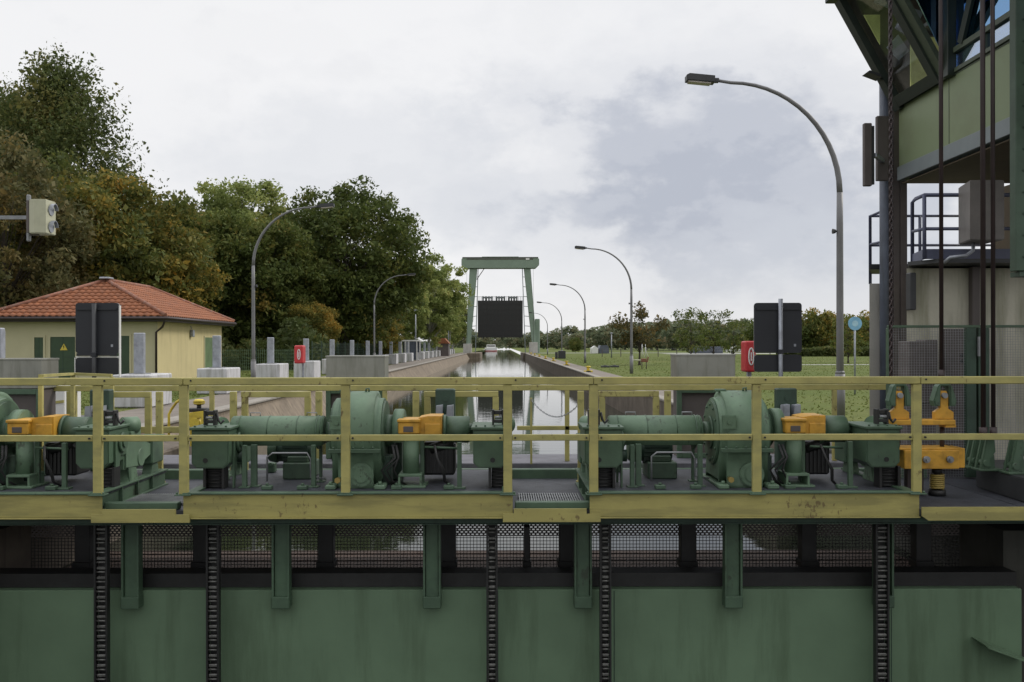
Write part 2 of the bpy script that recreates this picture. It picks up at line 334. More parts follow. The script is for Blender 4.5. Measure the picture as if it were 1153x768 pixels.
def copy_tree(o, parent=None):
    c = o.copy(); COL.objects.link(c)
    if parent is not None: c.parent = parent
    for ch in list(o.children): copy_tree(ch, c)
    return c
def struct(mb, name, m, loc=(0, 0, 0)): return tag(mb.build(name, m, None, loc), kind='structure')

# ================================================================== SETTING
CL, CR = -6.45, 4.72                  # canal walls at the water, HEAD: narrower lock heads
WZ = -1.04
# left bank
g = MB()
g.quad((-3000, -80, 0), (-7.1, -80, 0), (-7.1, 3000, 0), (-3000, 3000, 0))
struct(g, 'grass_field', 'grass')
g = MB(); g.quad((CR, 15.5, 0), (3000, 15.5, 0), (3000, 3000, 0), (CR, 3000, 0)); g.quad((12, -80, 0), (3000, -80, 0), (3000, 15.499, 0), (12, 15.499, 0)); struct(g, 'grass_meadow', 'grass')
g = MB(); g.box(-9.3, -7.1, 12.0, 210, -.3, .004); struct(g, 'quay_path', 'path')
g = MB(); g.box(-60, -9.3, -20, 21.5, -.3, .008); struct(g, 'quay_yard', 'pathgrey')
g = MB(); g.box(CR+.28, 6.15, 16, 210, -.3, .004); struct(g, 'towpath', 'path')
g = MB(); g.box(4.97, 30, 11.42, 15.9, -.3, .006); g.box(9.01, 30, -20, 11.419, -.3, .006); struct(g, 'tower_forecourt', 'pathgrey')
g = MB(); g.quad((30, 168, .012), (900, 168, .012), (900, 178, .012), (30, 178, .012)); g.quad((6.3, 190, .012), (60, 190, .012), (60, 197, .012), (6.3, 197, .012)); struct(g, 'far_road', 'road')
g = MB(); g.quad((24, 74, .01), (200, 74, .01), (200, 75.6, .01), (24, 75.6, .01)); struct(g, 'meadow_path', 'road')
# canal walls
def lwall():
    b = MB()
    b.prism([(-7.1, .0), (-7.1, -5), (CL+.5, -5), (CL, WZ), (-6.98, -.12), (-6.98, 0)], 'y', 16, 212); return b
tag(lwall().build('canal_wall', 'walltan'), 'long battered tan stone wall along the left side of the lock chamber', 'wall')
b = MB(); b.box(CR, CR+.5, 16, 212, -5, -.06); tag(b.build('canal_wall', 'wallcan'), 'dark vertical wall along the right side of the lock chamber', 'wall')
b = MB(); b.box(CR-.03, CR+.28, 16, 212, -.055, .03, .02); struct(b, 'kerb_right', 'kerb')
b = MB(); b.box(-7.32, -6.93, 16, 212, -.04, .035, .02); struct(b, 'kerb_left', 'kerb')
# near lock head: the walls step in to the gate slot
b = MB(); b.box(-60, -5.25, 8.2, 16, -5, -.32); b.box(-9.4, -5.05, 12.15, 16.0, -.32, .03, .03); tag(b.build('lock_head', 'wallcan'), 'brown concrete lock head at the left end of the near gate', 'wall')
b = MB(); b.box(5.17, 30, 9.62, 16, -5, -.32); b.box(4.95, 7, 11.0, 16.0, -.30, .03, .02); tag(b.build('lock_head', 'darkconc'), 'concrete lock head under the control tower at the right', 'wall')
# far lock head
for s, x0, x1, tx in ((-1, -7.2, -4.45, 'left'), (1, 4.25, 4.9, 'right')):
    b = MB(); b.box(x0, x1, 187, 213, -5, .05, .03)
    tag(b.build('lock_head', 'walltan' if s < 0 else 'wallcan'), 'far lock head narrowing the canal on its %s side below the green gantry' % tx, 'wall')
g = MB(); g.quad((-7.3, 9.6, WZ), (5.2, 9.6, WZ), (5.2, 214, WZ), (-7.3, 214, WZ)); g.quad((-7.3, 214, WZ), (5.2, 214, WZ), (5.2, 560, WZ), (-60, 560, WZ))
struct(g, 'water', 'water')
g = MB(); g.quad((-60, -80, -4.6), (60, -80, -4.6), (60, 9.3, -4.6), (-60, 9.3, -4.6)); struct(g, 'lower_water', 'water')

# ================================================================== GATE
gy = 9.22
GT = ZZ(664, gy)
gate = thing('lift_gate', 'broad dark green steel lift gate closing the lock below the machine platform', 'lock gate', (0, gy, -4.5))
b = MB(); b.box(-5.2, 5.14, gy, gy+.35, -4.6, GT, .008); b.build('gate_leaf', 'gate', gate)
b = MB(); b.box(-5.2, 5.14, gy+.10, gy+.35, GT+.004, GT+.14); b.build('top_beam', 'black', gate)
# weld seams / plate joints
b = MB()
for px in (247, 560, 691, 1003): b.box(XZ(px, gy)-.004, XZ(px, gy)+.004, gy-.004, gy-.0005, -4.5, GT-.01)
b.build('plate_seam', 'greendark', gate)
for px in (147, 316, 486, 656, 825, 995):
    x = XZ(px, 9.12)
    f = MB(); f.box(x-.062, x+.062, 9.12, 9.2, ZZ(672, 9.12), -.14, .004)
    f.box(x-.085, x-.066, 9.09, 9.20, ZZ(672, 9.12), -.14); f.box(x+.066, x+.085, 9.09, 9.2, ZZ(672, 9.12), -.14)
    o = f.build('guide_post', 'green', gate)
    f = MB(); f.box(x-.088, x+.088, 9.08, 9.215, ZZ(685, 9.1), ZZ(671.5, 9.1), .008); f.build('foot_shoe', 'green', o)
# fin on the gate at the far right
b = MB(); b.prism([(XZ(1100, 9.1), ZZ(722, 9.1)), (5.1, ZZ(742, 9.1)), (5.12, ZZ(745, 9.1)), (XZ(1104, 9.1), ZZ(726, 9.1))], 'y', 8.95, 9.215); b.build('deflector_fin', 'gate', gate)

b = MB()
for i in range(9): b.box(-5.1, 4.9, 10.15+i*.185, 10.32+i*.185, -1.03, -.99-.012*(i % 2), .006)
b.box(-5.1, 4.9, 9.6, 11.8, -1.3, -1.045); b.build('rear_girder_boards', 'rust', gate)
# perforated screen and mesh behind
scr = thing('mesh_screen', 'dark wire mesh screen hanging below the platform above the green gate', 'mesh screen', (0, 10.1, -.9))
MY = 10.1
zt, zm, zb = ZZ(590, MY), ZZ(604, MY), ZZ(643, MY)
b = MB()
x = -5.1
bmv = b.bm
def thin(bm_, x0, x1, y0, y1, z0, z1):
    vs = [bm_.verts.new(p) for p in ((x0, y0, z0), (x1, y0, z0), (x1, y0, z1), (x0, y0, z1), (x0, y1, z0), (x1, y1, z0), (x1, y1, z1), (x0, y1, z1))]
    for q in ((0, 1, 2, 3), (5, 4, 7, 6), (4, 0, 3, 7), (1, 5, 6, 2), (3, 2, 6, 7), (4, 5, 1, 0)): bm_.faces.new([vs[i] for i in q])
while x < 4.95:
    thin(bmv, x, x+.006, MY, MY+.006, zb, zm); x += .036
z = zb
while z < zm: thin(bmv, -5.1, 4.95, MY-.006, MY-.001, z, z+.006); z += .036
b.build('wire_mesh', 'black', scr)
b = MB()   # slotted band: staggered short ribs
r = 0; z = zm+.004
while z < zt:
    thin(b.bm, -5.1, 4.95, MY, MY+.006, z, z+.011)
    xx = -5.1+(.0235 if r % 2 else 0)
    while xx < 4.95: thin(b.bm, xx, xx+.021, MY+.001, MY+.005, z+.011, z+.026); xx += .047
    z += .026; r += 1
b.build('slotted_band', 'cabdark', scr)
b = MB(); b.box(-5.1, 4.95, MY-.03, MY+.05, ZZ(664, MY)-.3, ZZ(643, MY)); b.build('bottom_bar', 'black', scr)
for i, px in enumerate((92, 225, 366, 504, 593, 638, 775, 911, 1040)):
    wd = .08 if px != 593 else .03
    b = MB(); x = XZ(px, 9.9); b.box(x-wd, x+wd, 9.9, 10.05, ZZ(644, 9.9)-.2, ZZ(604, 9.9)+(.14 if px not in (593,) else .1), .005)
    b.box(x-wd-.015, x+wd+.015, 9.87, 10.06, ZZ(640, 9.9), ZZ(632, 9.9), .005); b.build('post', 'black', scr)

# ================================================================== PLATFORM
DZ = .05
b = MB()
b.box(-12, 4.95, 8.79, 10.85, DZ-.06, DZ, 0)
plat = struct(b, 'machine_platform', 'deck')
b = MB(); b.box(4.953, 9, 8.79, 11.4, DZ-.06, DZ+.003); struct(b, 'tower_landing', 'deck')
b = MB(); b.box(-12, 4.95, 11.1, 12.0, -.06, .2, .01); b.box(-12, 4.95, 11.12, 11.5, -.35, -.06); struct(b, 'concrete_sill', 'sill')
b = MB(); b.box(-12, 4.95, 10.853, 10.95, -.2, .16, .01); tag(b.build('edge_channel', 'green'), 'long green steel channel along the back edge of the platform', 'steel beam')
b = MB(); b.box(-12, 5.5, 8.82, 8.94, -.08, DZ-.064); b.box(-12, 5.5, 8.80, 9.0, -.09, -.082); b.box(-12, 5.5, 9.9, 10.0, -.28, DZ-.064)
for i in range(14):
    x = -5.4+i*.82
    b.box(x, x+.06, 8.945, 9.895, -.085, DZ-.064)
tag(b.build('girder', 'greendark'), 'dark green girder frame carrying the platform just under the yellow fascia', 'steel beam')
# low yellow toe plates over the gaps between the machine beds
for px0, px1, tx in ((102, 213, 'leftmost low yellow edge plate, below the gap beside the left drive'), (566, 676, 'middle low yellow edge plate under the open walkway'), (1038, 1235, 'long low yellow edge plate at the right below the springs')):
    Y = 8.66; z0, z1 = ZZ(588, Y), ZZ(573, Y)
    if px0 > 1000: z0, z1 = ZZ(587, Y), ZZ(572, Y)
    b = MB(); x0, x1 = XZ(px0, Y), XZ(px1, Y)
    b.prism([(x0, z1-.045), (x0+.10 if px0 < 1000 else x0, z1-.045), (x0+.10 if px0 < 1000 else x0, z1), (x1-.13, z1), (x1-.13, z1-.05), (x1, z1-.05), (x1, z0), (x0+(.06 if px0 > 1000 else 0), z0), (x0, z0+(.04 if px0 > 1000 else 0))], 'y', Y, Y+.02, 0)
    b.box(x0+.1, x1-.1, Y+.022, Y+.12, z0, z0+.012)
    tag(b.build('edge_plate', 'yellowbeam'), tx, 'edge plate', 'low yellow edge plates')
# walkway gratings + little green step channel in the gaps
for px0, px1, tx in ((577, 663, 'steel bar grating in the open walkway between the two middle drives'), (122, 207, 'steel bar grating in the gap beside the left drive')):
    x0, x1 = XZ(px0, 8.95)+.06, XZ(px1, 8.95)-.05
    g_ = thing('walkway_grating', tx, 'grating', ((x0+x1)/2, 9.3, DZ), 'walkway gratings')
    b = MB(); n = 26
    for i in range(n):
        xx = x0+(x1-x0)*(i+.5)/n; b.box(xx-.005, xx+.005, 9.06, 9.62, DZ+.003, DZ+.028)
    for yy in (9.06, 9.25, 9.44, 9.61): b.box(x0, x1, yy, yy+.008, DZ+.004, DZ+.024)
    b.build('bars', 'steel', g_)
    b = MB(); b.box(x0-.04, x1+.04, 8.80, 8.9, DZ+.003, DZ+.07, .006); b.build('step_channel', 'green', g_)

# ================================================================== GATE DRIVE UNITS (built at the middle-left place, then copied)
U = Vector((-2.98, 8.75, DZ))
def make_drive():
    r = thing('gate_drive', '', 'gate drive', U, 'green gate drive units in a row on the platform')
    ROOT[r.name] = U.copy()
    X0, X1 = -2.98, .10; BT = .21
    b = MB(); b.box(X0+.02, X1-.02, 8.79, 10.45, BT-.02, BT, 0); b.build('bed_plate', 'deck', r)
    b = MB(); b.box(X0, X1, 8.715, 8.73, ZZ(582, 8.72), BT+.002, .003); b.box(X0, X1, 8.69, 8.785, ZZ(583.5, 8.72), ZZ(582, 8.72)-.001, .002)
    f = b.build('fascia_beam', 'yellowbeam', r)
    b = MB(); b.box(X0, X1, 8.69, 8.788, BT+.003, BT+.02, .003); b.build('edge_strip', 'green', f)
    for xx in (X0, X1):      # I-beam sides of the bed
        b = MB(); s = 1 if xx == X0 else -1
        b.box(min(xx, xx+s*.10), max(xx, xx+s*.10), 8.79, 10.45, BT+.001, BT+.018, .002); b.box(min(xx, xx+s*.1), max(xx, xx+s*.1), 8.79, 10.45, DZ+.001, DZ+.018, .002)
        b.box(xx+s*.045-.008, xx+s*.045+.008, 8.79, 10.45, DZ+.02, BT)
        for yy in (9.2, 9.6, 10.0): b.box(min(xx+s*.005, xx+s*.095), max(xx+s*.005, xx+s*.095), yy, yy+.012, DZ+.02, BT)
        b.build('bed_beam', 'greendark' if False else 'green', r)
    # sprocket housings
    def housing(px0, px1, hole):
        Y = 9.0; x0, x1 = XZ(px0, Y), XZ(px1, Y); z0, z1 = ZZ(527, Y), ZZ(484, Y)
        c_ = .05
        b = MB(); b.prism([(x0, z1), (x1, z1), (x1, z0+c_), (x1-c_, z0), (x0+c_, z0), (x0, z0+c_)], 'y', Y, Y+.55, .012)
        h = b.build('sprocket_housing', 'green', r)
        b = MB(); b.box(x0-.02, x1+.02, Y-.02, Y+.6, z1+.001, z1+.028, .005)
        for i in range(4): b.cyl((x0+.03+i*(x1-x0-.06)/3, Y+.02, z1+.03), (x0+.03+i*(x1-x0-.06)/3, Y+.02, z1+.045), .011, n=6)
        b.build('lid', 'green', h)
        b = MB(); xh = XZ(hole, Y); zh = ZZ(518, Y); b.cyl((xh, Y-.006, zh), (xh, Y+.02, zh), .024); b.build('port_plug', 'black', h)
        b = MB(); b.prism([(Y+.12, BT), (Y+.16, BT), (Y+.24, z0+.1), (Y+.4, z0+.1), (Y+.46, BT), (Y+.52, BT), (Y+.45, z1-.05), (Y+.12, z1-.05)], 'x', x1+.003, x1+.02, .003); b.cyl((x1+.02, Y+.27, z1-.14), (x1+.045, Y+.27, z1-.14), .10, n=24, bev=.006); b.cyl((x1+.045, Y+.27, z1-.14), (x1+.06, Y+.27, z1-.14), .05, n=18); b.build('side_plate', 'green', h)
        # chain running up out of the housing and down through the bed
        xc = XZ(hole+8, Y)
        b = MB(); b.box(xc-.11, xc-.085, Y+.06, Y+.2, BT, z0); b.box(xc+.07, xc+.095, Y+.06, Y+.2, BT, z0); b.box(xc-.08, xc+.068, Y+.12, Y+.2, BT, z0)
        for i in range(6): b.cyl((xc-.08, Y+.1, BT+.02+i*.034), (xc+.065, Y+.1, BT+.02+i*.034), .010, n=8)
        b.build('chain_guide', 'black', h)
        b = MB(); zt_ = z1+.03; x = XZ(hole+8, 9.25)-.01
        b.box(x-.065, x-.045, 9.2, 9.3, zt_, zt_+.15, .004); b.box(x+.03, x+.05, 9.2, 9.3, zt_, zt_+.15, .004)
        b.box(x-.045, x+.03, 9.22, 9.28, zt_+.10, zt_+.14, .004); b.box(x-.045, x+.03, 9.2, 9.28, zt_+.02, zt_+.05, .004)
        c = b.build('chain_clamp', 'black', h)
        b = MB(); b.cyl((x-.04, 9.21, zt_+.075), (x+.026, 9.21, zt_+.075), .016); b.build('clamp_pin', 'steel', h)
        b = MB(); b.tube([(x+.06, 9.23, zt_+.12), (x+.075, 9.23, zt_+.05), (x+.1, 9.23, zt_+.015), (x+.13, 9.23, zt_+.05)], .013, 8); b.build('catch_hook', 'black', h)
        return h
    housing(215, 257, 231); housing(532.5, 570, 554.5)
    # round shaft guard
    def halfshell(xa, xb, cy, cz, rad, name, m, drop=.12, par=r, n=16):
        pts = [(cy+rad, cz-drop)]+[(cy+rad*math.cos(math.pi*i/n), cz+rad*math.sin(math.pi*i/n)) for i in range(n+1)]+[(cy-rad, cz-drop)]
        b = MB(); b.prism(pts, 'x', xa, xb, .008)
        for f in b.bm.faces:
            if abs(f.normal.x) < .3: f.smooth = True
        return b.build(name, m, par)
    ax, az = 9.45, .725
    gd = halfshell(XZ(261, 9.4), XZ(365, 9.4), ax, az, .165, 'shaft_guard', 'greenpale')
    for px in (286, 350):
        x = XZ(px, 9.4); b = MB(); zt_ = az+.162
        b.tube([(x-.05, ax, zt_), (x-.05, ax, zt_+.035), (x+.05, ax, zt_+.035), (x+.05, ax, zt_)], .006, 6); b.build('handle', 'steel', gd)
    b = MB(); b.cyl((XZ(357, 9.4), ax, az), (XZ(358.5, 9.4), ax, az), .172, n=28); b.cyl((XZ(366, 9.3)-.01, ax, az), (XZ(374, 9.3), ax, az), .10); b.build('shaft_hub', 'green', r)
    b = MB(); b.cyl((XZ(255, 9.4), ax-.0, az), (XZ(262, 9.4), ax, az), .09); b.cyl((XZ(257, 9.1), 9.3, .5), (XZ(270, 9.1), 9.3, .5), .06); b.build('drive_shaft', 'greendark', r)
    for px0, px1, Y in ((272, 277, 9.12), (282, 288.5, 9.2), (350, 355, 9.15), (359, 362, 9.5)):
        b = MB(); x0, x1 = XZ(px0, Y), XZ(px1, Y); b.box(x0, x1, Y, Y+.05, BT, az-.1, .003); b.box(x0-.03, x1+.03, Y-.02, Y+.08, BT, BT+.012, .002); b.build('leg', 'green', r)
    # motor beneath the guard
    mz, my = ZZ(506, 9.9), 9.9
    b = MB(); xa, xb = XZ(314, 9.9), XZ(352, 9.9)
    b.cyl((xa, my, mz), (xb, my, mz), .125, n=24, bev=.01)
    for i in range(18):
        a = 2*math.pi*i/18; b.bar((xa+.06, my+.135*math.cos(a), mz+.135*math.sin(a)), (xb-.03, my+.135*math.cos(a), mz+.135*math.sin(a)), .008, .03)
    mo = b.build('motor', 'greendark', r)
    b = MB(); b.cyl((xa-.10, my, mz), (xa-.004, my, mz), .12, .14, n=24, bev=.01); b.build('fan_cowl', 'green', mo)
    b = MB(); b.box(XZ(318, 9.7), XZ(351, 9.7), 9.7, 10.1, BT, ZZ(521, 9.7), .01); b.box(XZ(322, 9.7), XZ(345, 9.7), 9.74, 10.05, ZZ(521, 9.7), ZZ(514, 9.7), .01); b.build('motor_plinth', 'green', mo)
    # tall round topped gearbox
    gx0, gx1 = XZ(371, 9.03), XZ(427, 9.03); gc = (9.45, .72); gr = .42
    prof = [(gc[0]+gr*math.cos(a), gc[1]+gr*math.sin(a)) for a in [R(t) for t in range(-34, 215, 8)]]
    prof += [(9.10, BT+.03), (9.08, BT), (9.86, BT), (9.84, BT+.03)]
    b = MB(); b.prism(prof, 'x', gx0, gx1, .07, seg=4)
    for f in b.bm.faces: f.smooth = len(f.verts) == 4
    gb = b.build('gearbox', 'greenpale', r)
    b = MB(); b.cyl((gx0-.022, gc[0], gc[1]), (gx0+.01, gc[0], gc[1]), .33, n=40, bev=.01); b.cyl((gx0-.04, gc[0], gc[1]), (gx0-.02, gc[0], gc[1]), .17, n=32, bev=.008)
    for i in range(12): a = 2*math.pi*i/12; b.cyl((gx0-.036, gc[0]+.28*math.cos(a), gc[1]+.28*math.sin(a)), (gx0-.02, gc[0]+.28*math.cos(a), gc[1]+.28*math.sin(a)), .013, n=6)
    b.build('cover_disc', 'green', gb)
    b = MB(); b.cyl((gx1-.01, gc[0], gc[1]), (gx1+.02, gc[0], gc[1]), .33, n=40, bev=.01); b.build('cover_disc', 'green', gb)
    xm = gx0+.62*(gx1-gx0)
    b = MB(); b.cyl((xm, 9.05, .34), (xm, 9.10, .34), .12, n=32, bev=.012); b.cyl((xm, 9.035, .34), (xm, 9.07, .34), .075, n=24, bev=.008)
    for i in range(6): a = R(60*i+15); b.cyl((xm+.1*math.cos(a), 9.04, .34+.1*math.sin(a)), (xm+.1*math.cos(a), 9.06, .34+.1*math.sin(a)), .01, n=6)
    b.build('bearing_cap', 'greenpale', gb)
    b = MB()
    for x0, x1 in ((gx0-.04, gx0+.06), (gx1-.05, gx1+.06)): b.box(x0, x1, 8.98, 9.16, BT, BT+.045, .01); b.cyl(((x0+x1)/2, 9.03, BT+.045), ((x0+x1)/2, 9.03, BT+.075), .018, n=6)
    b.box(gx0-.03, gx1+.04, 9.16, 9.9, BT, BT+.03, .008); b.build('foot_flange', 'greenpale', gb)
    b = MB(); b.tube([(gx0+.3, 9.4, 1.135), (gx0+.3, 9.4, 1.165), (gx0+.33, 9.4, 1.17), (gx0+.33, 9.4, 1.135)], .01, 6); b.build('lifting_eye', 'green', gb); b = MB(); b.box(gx0+.03, gx0+.13, 9.4, 9.5, 1.13, 1.155, .004); b.build('breather', 'green', gb)
    b = MB()      # joint flange round the casing with its bolts, ribs and inspection cover
    for yy in (9.0, 9.93): 
        b.box(gx0-.012, gx1+.012, min(yy, yy+.05), max(yy, yy+.05), .56, .60, .004)
        for i in range(5): b.cyl((gx0+.04+i*.095, yy+.02, .60), (gx0+.04+i*.095, yy+.02, .62), .013, n=6)
    b.build('joint_flange', 'green', gb)
    b = MB(); b.prism([(xm-.30, .78), (xm-.16, .78), (xm-.16, .92), (xm-.30, .92)], 'y', 9.02, 9.06, .01); b.cyl((xm-.23, 9.005, .85), (xm-.23, 9.02, .85), .02, n=6); b.build('inspection_cover', 'greenpale', gb)
    b = MB(); b.cyl((gx0+.08, 9.0, .30), (gx0+.08, 9.08, .30), .022, n=8); b.cyl((gx0+.08, 8.99, .30), (gx0+.08, 9.0, .30), .03, n=6); b.build('drain_plug', 'brass', gb)
    # oil pipes and grease lines along the drive
    b = MB(); b.tube([(XZ(300, 9.2), 9.22, BT+.05), (XZ(300, 9.2), 9.22, .50), (XZ(306, 9.2), 9.22, .54), (XZ(345, 9.2), 9.22, .54), (XZ(349, 9.2), 9.22, .48), (XZ(349, 9.2), 9.22, .30), (XZ(366, 9.2), 9.25, .28)], .010, 6); b.build('oil_pipe', 'steel', r)
    b = MB()
    for px in (270, 303, 336, 362): b = MB(); b.tube([(XZ(px, 9.4), ax+(.167)*math.cos(R(a)), az+(.167)*math.sin(R(a))) for a in range(0, 181, 20)], .005, 5); b.build('strap', 'green', gd)

    for px, py in ((446, 545), (505, 548), (300, 548), (340, 551)):
        b = MB(); x = XZ(px, 9.0); b.box(x-.05, x+.05, 8.98, 9.06, BT+.001, BT+.04, .006); b.cyl((x, 9.02, BT+.04), (x, 9.02, BT+.06), .016, n=6); b.build('anchor_block', 'green', r)
    b = MB(); b.box(XZ(418, 9.7), XZ(432, 9.7), 9.6, 9.75, .80, .98, .01); b.tube([(XZ(425, 9.7), 9.68, .8), (XZ(425, 9.7), 9.68, .7), (XZ(440, 9.7), 9.7, .62)], .012, 6); b.build('terminal_box', 'green', r)
    # coupling, brake guard
    b = MB(); b.cyl((XZ(428, 9.3), ax, .74), (XZ(443, 9.3), ax, .74), .16, n=28, bev=.008); b.build('coupling', 'green', r)
    halfshell(XZ(442, 9.3), XZ(454, 9.3), ax, .74, .22, 'brake_drum_guard', 'greenpale', drop=.1)
    Y = 9.15
    b = MB(); b.box(XZ(448, Y), XZ(472, Y), Y, Y+.3, ZZ(489, Y), ZZ(475, Y), .012); b.box(XZ(447, Y), XZ(473, Y), Y-.01, Y+.31, ZZ(475.5, Y), ZZ(472, Y), .006)
    br = b.build('brake_cover', 'orange', r)
    b = MB(); b.box(XZ(454, Y), XZ(465, Y), Y-.006, Y+.01, ZZ(486.5, Y), ZZ(480, Y), .003); b.build('cover_window', 'cabdark', br)
    b = MB(); Y = 9.22; b.prism([(XZ(471, Y), ZZ(490, Y)), (XZ(471, Y), ZZ(470.5, Y)), (XZ(482, Y), ZZ(468.5, Y)), (XZ(497, Y), ZZ(468.5, Y)), (XZ(497, Y), ZZ(490, Y))], 'y', Y, Y+.36, .01); b.box(XZ(478, Y), XZ(496, Y), Y-.012, Y-.001, ZZ(489, Y), ZZ(477, Y), .004)
    b.build('thruster_cover', 'orange', r)
    b = MB(); b.cyl((XZ(500, 9.3), ax, .75), (XZ(528, 9.3), ax, .75), .135, n=28, bev=.008); b.cyl((XZ(496, 9.3), ax, .75), (XZ(535, 9.3), ax, .75), .06)
    b.cyl((XZ(498, 9.3), ax, .75), (XZ(501.5, 9.3), ax, .75), .15, n=28); b.build('shaft_coupling', 'green', r)
    # pedestal under the brake
    Y = 9.15; xc = XZ(461.5, Y)
    b = MB(); b.cyl((xc, Y+.12, BT+.13), (xc, Y+.12, ZZ(497, Y)), .085, .08, n=24); b.cyl((xc, Y+.12, ZZ(500, Y)), (xc, Y+.12, ZZ(494, Y)), .05, n=18)
    pd = b.build('pedestal', 'greenpale', r)
    b = MB(); b.box(xc-.115, xc+.115, Y-.02, Y+.28, BT+.105, BT+.13, .004); b.box(xc-.115, xc-.095, Y-.02, Y+.28, BT, BT+.104); b.box(xc+.095, xc+.115, Y-.02, Y+.28, BT, BT+.104); b.box(xc-.155, xc+.155, Y-.06, Y+.3, BT+.001, BT+.02, .003); b.build('pedestal_foot', 'greenpale', pd)
    b = MB(); Y = 9.45; b.box(XZ(476, Y), XZ(512, Y), Y, Y+.35, ZZ(535, Y), ZZ(498, Y), .02)
    for i in range(7): b.box(XZ(480+i*4.4, Y), XZ(481.6+i*4.4, Y), Y-.02, Y-.001, ZZ(532, Y), ZZ(502, Y))
    b.cyl((XZ(484, 9.45), 9.45, ZZ(505, 9.5)), (XZ(510, 9.45), 9.45, ZZ(497, 9.5)), .05)
    b.build('gear_motor', 'black', r)
    b = MB(); b.box(XZ(428, 9.6), XZ(452, 9.6), 9.6, 10.1, BT, .62, .02); b.box(XZ(430, 9.3), XZ(440, 9.3), 9.3, 9.5, BT, .5, .01); b.build('brake_frame', 'greendark', r)
    rr = random.Random(4)
    for i in range(6):
        b = MB(); x = XZ(432+rr.uniform(0, 62), 9.2); x2 = x+rr.uniform(-.1, .1)
        b.tube([(x, 9.18, .62), (x+.03, 9.12, .5), (x2+rr.uniform(-.05, .05), 9.12, .38), (x2+.04, 9.15, .27), (x2+.1, 9.2, BT+.01)], .010, 6); b.build('cable', 'black', r)
    b = MB()
    for px, Y in ((475, 9.3), (517, 9.05)):
        x = XZ(px, Y); b.box(x-.022, x+.022, Y, Y+.04, BT, .66, .003); b.box(x-.06, x+.06, Y-.03, Y+.07, BT, BT+.018, .003)
    b.cyl((XZ(478, 9.2), 9.2, .60), (XZ(515, 9.2), 9.2, .585), .012, n=8)
    b.build('support_post', 'green', r)
    # outboard bearing arms and boxes reaching back on both ends of the bed
    for s, xe in ((1, .085), (-1, -2.965)):
        b = MB(); x0, x1 = sorted((xe-s*.02, xe-s*.16)); b.prism([(9.35, .36), (9.35, .66), (9.55, .70), (9.8, .62), (10.1, .56), (10.1, .44), (9.7, .34)], 'x', x0, x1, .02)
        b.cyl((xe-s*.01, 9.75, .44), (xe-s*.06, 9.75, .44), .09, n=20)
        b.build('bearing_arm', 'greenpale', r)
        b = MB(); x0, x1 = sorted((xe, xe-s*.2)); b.box(x0, x1, 10.02, 10.34, .33, .60, .012); b.box(x0-.01, x1+.01, 10.0, 10.36, .603, .625, .004); bx_ = b.build('limit_switch_box', 'green', r)
        b = MB(); b.cyl((xe-s*.12, 9.5, .79), (xe+s*.0, 9.62, .79), .085, n=20, bev=.01); b.box(min(xe-s*.16, xe), max(xe-s*.16, xe), 9.45, 9.7, .66, .73, .005); b.build('small_motor', 'greenpale', r)
        b = MB(); x0, x1 = sorted((xe-s*.03, xe-s*.13)); b.prism([(9.42, BT), (9.72, BT), (9.64, .38), (9.5, .38)], 'x', x0, x1, .005); b.build('bracket', 'greenpale', r); b = MB(); b.prism([(10.05, BT), (10.3, BT), (10.25, .33), (10.1, .33)], 'x', x0, x1, .005); b.build('bracket', 'greenpale', r)
    # low things at the back
    b = MB(); b.box(XZ(300, 10.2), XZ(309, 10.2), 10.2, 10.3, BT, ZZ(530, 10.2)+.09, .01); b.cyl((XZ(304.5, 10.2), 10.19, .3), (XZ(304.5, 10.2), 10.2, .3), .02, n=12); b.build('junction_box', 'green', r)
    # riser plate with grey pair of valves at the back
    Y = 10.35
    b = MB(); b.box(XZ(490, Y), XZ(512, Y), Y, Y+.14, BT, ZZ(438, Y), .012); b.cyl((XZ(501, Y), Y-.01, ZZ(449, Y)), (XZ(501, Y), Y, ZZ(449, Y)), .03, n=16); rp = b.build('terminal_box', 'greendark', r)
    b = MB()
    for px in (495, 507): b.prism([(XZ(px-4, Y), ZZ(472, Y)), (XZ(px-3, Y), ZZ(456, Y)), (XZ(px+4, Y), ZZ(455, Y)), (XZ(px+4, Y), ZZ(472, Y))], 'y', Y-.16, Y-.03, .006)
    b.build('greaser', 'galv', rp)
    return r
drive = make_drive()
drive['label'] = 'middle left green gate drive, its gearbox hump seen square on before a grey cabinet'
d2 = copy_tree(drive); d2.location.x += 3.80; d2['label'] = 'right green gate drive, its gearbox hump showing a round side cover'
d0 = copy_tree(drive); d0.location.x -= 3.84; d0['label'] = 'green gate drive cut off by the left edge of the photo'

# ------------------------------------------------------------------ chains
def gate_chain(px, Y, wd, label):
    x = XZ(px, Y); t = thing('lifting_chain', label, 'chain', (x, Y, -.5), 'gate lifting chains')
    b = MB(); top, bot = -.005, -3.4
    b.box(x-wd, x-wd+.018, Y, Y+.07, bot, top); b.box(x+wd-.018, x+wd, Y, Y+.07, bot, top); b.box(x-wd+.02, x+wd-.02, Y+.07, Y+.09, bot, top); b.build('side_strap', 'black', t)
    b = MB(); z = top-.05; i = 0
    while z > bot:
        h = .028
        b.box(x-wd+.02, x+wd-.02, Y+.015, Y+.06, z-h, z, .006)
        b.cyl((x-wd+.008, Y+.02, z-.05), (x+wd-.008, Y+.02, z-.05), .010, n=8); z -= .094
    b.build('link_row', 'chain', t); return t
for px, wd, lb in ((112.5, .065, 'black lifting chain hanging at the far left of the gate'), (238.5, .062, 'black lifting chain hanging below the left end of the middle left drive'), (553.5, .055, 'black lifting chain hanging just left of the middle walkway gap'), (681.5, .055, 'black lifting chain hanging just right of the middle walkway gap'), (993.5, .066, 'black lifting chain hanging below the right end of the right drive')):
    gate_chain(px, 8.96, wd, lb)

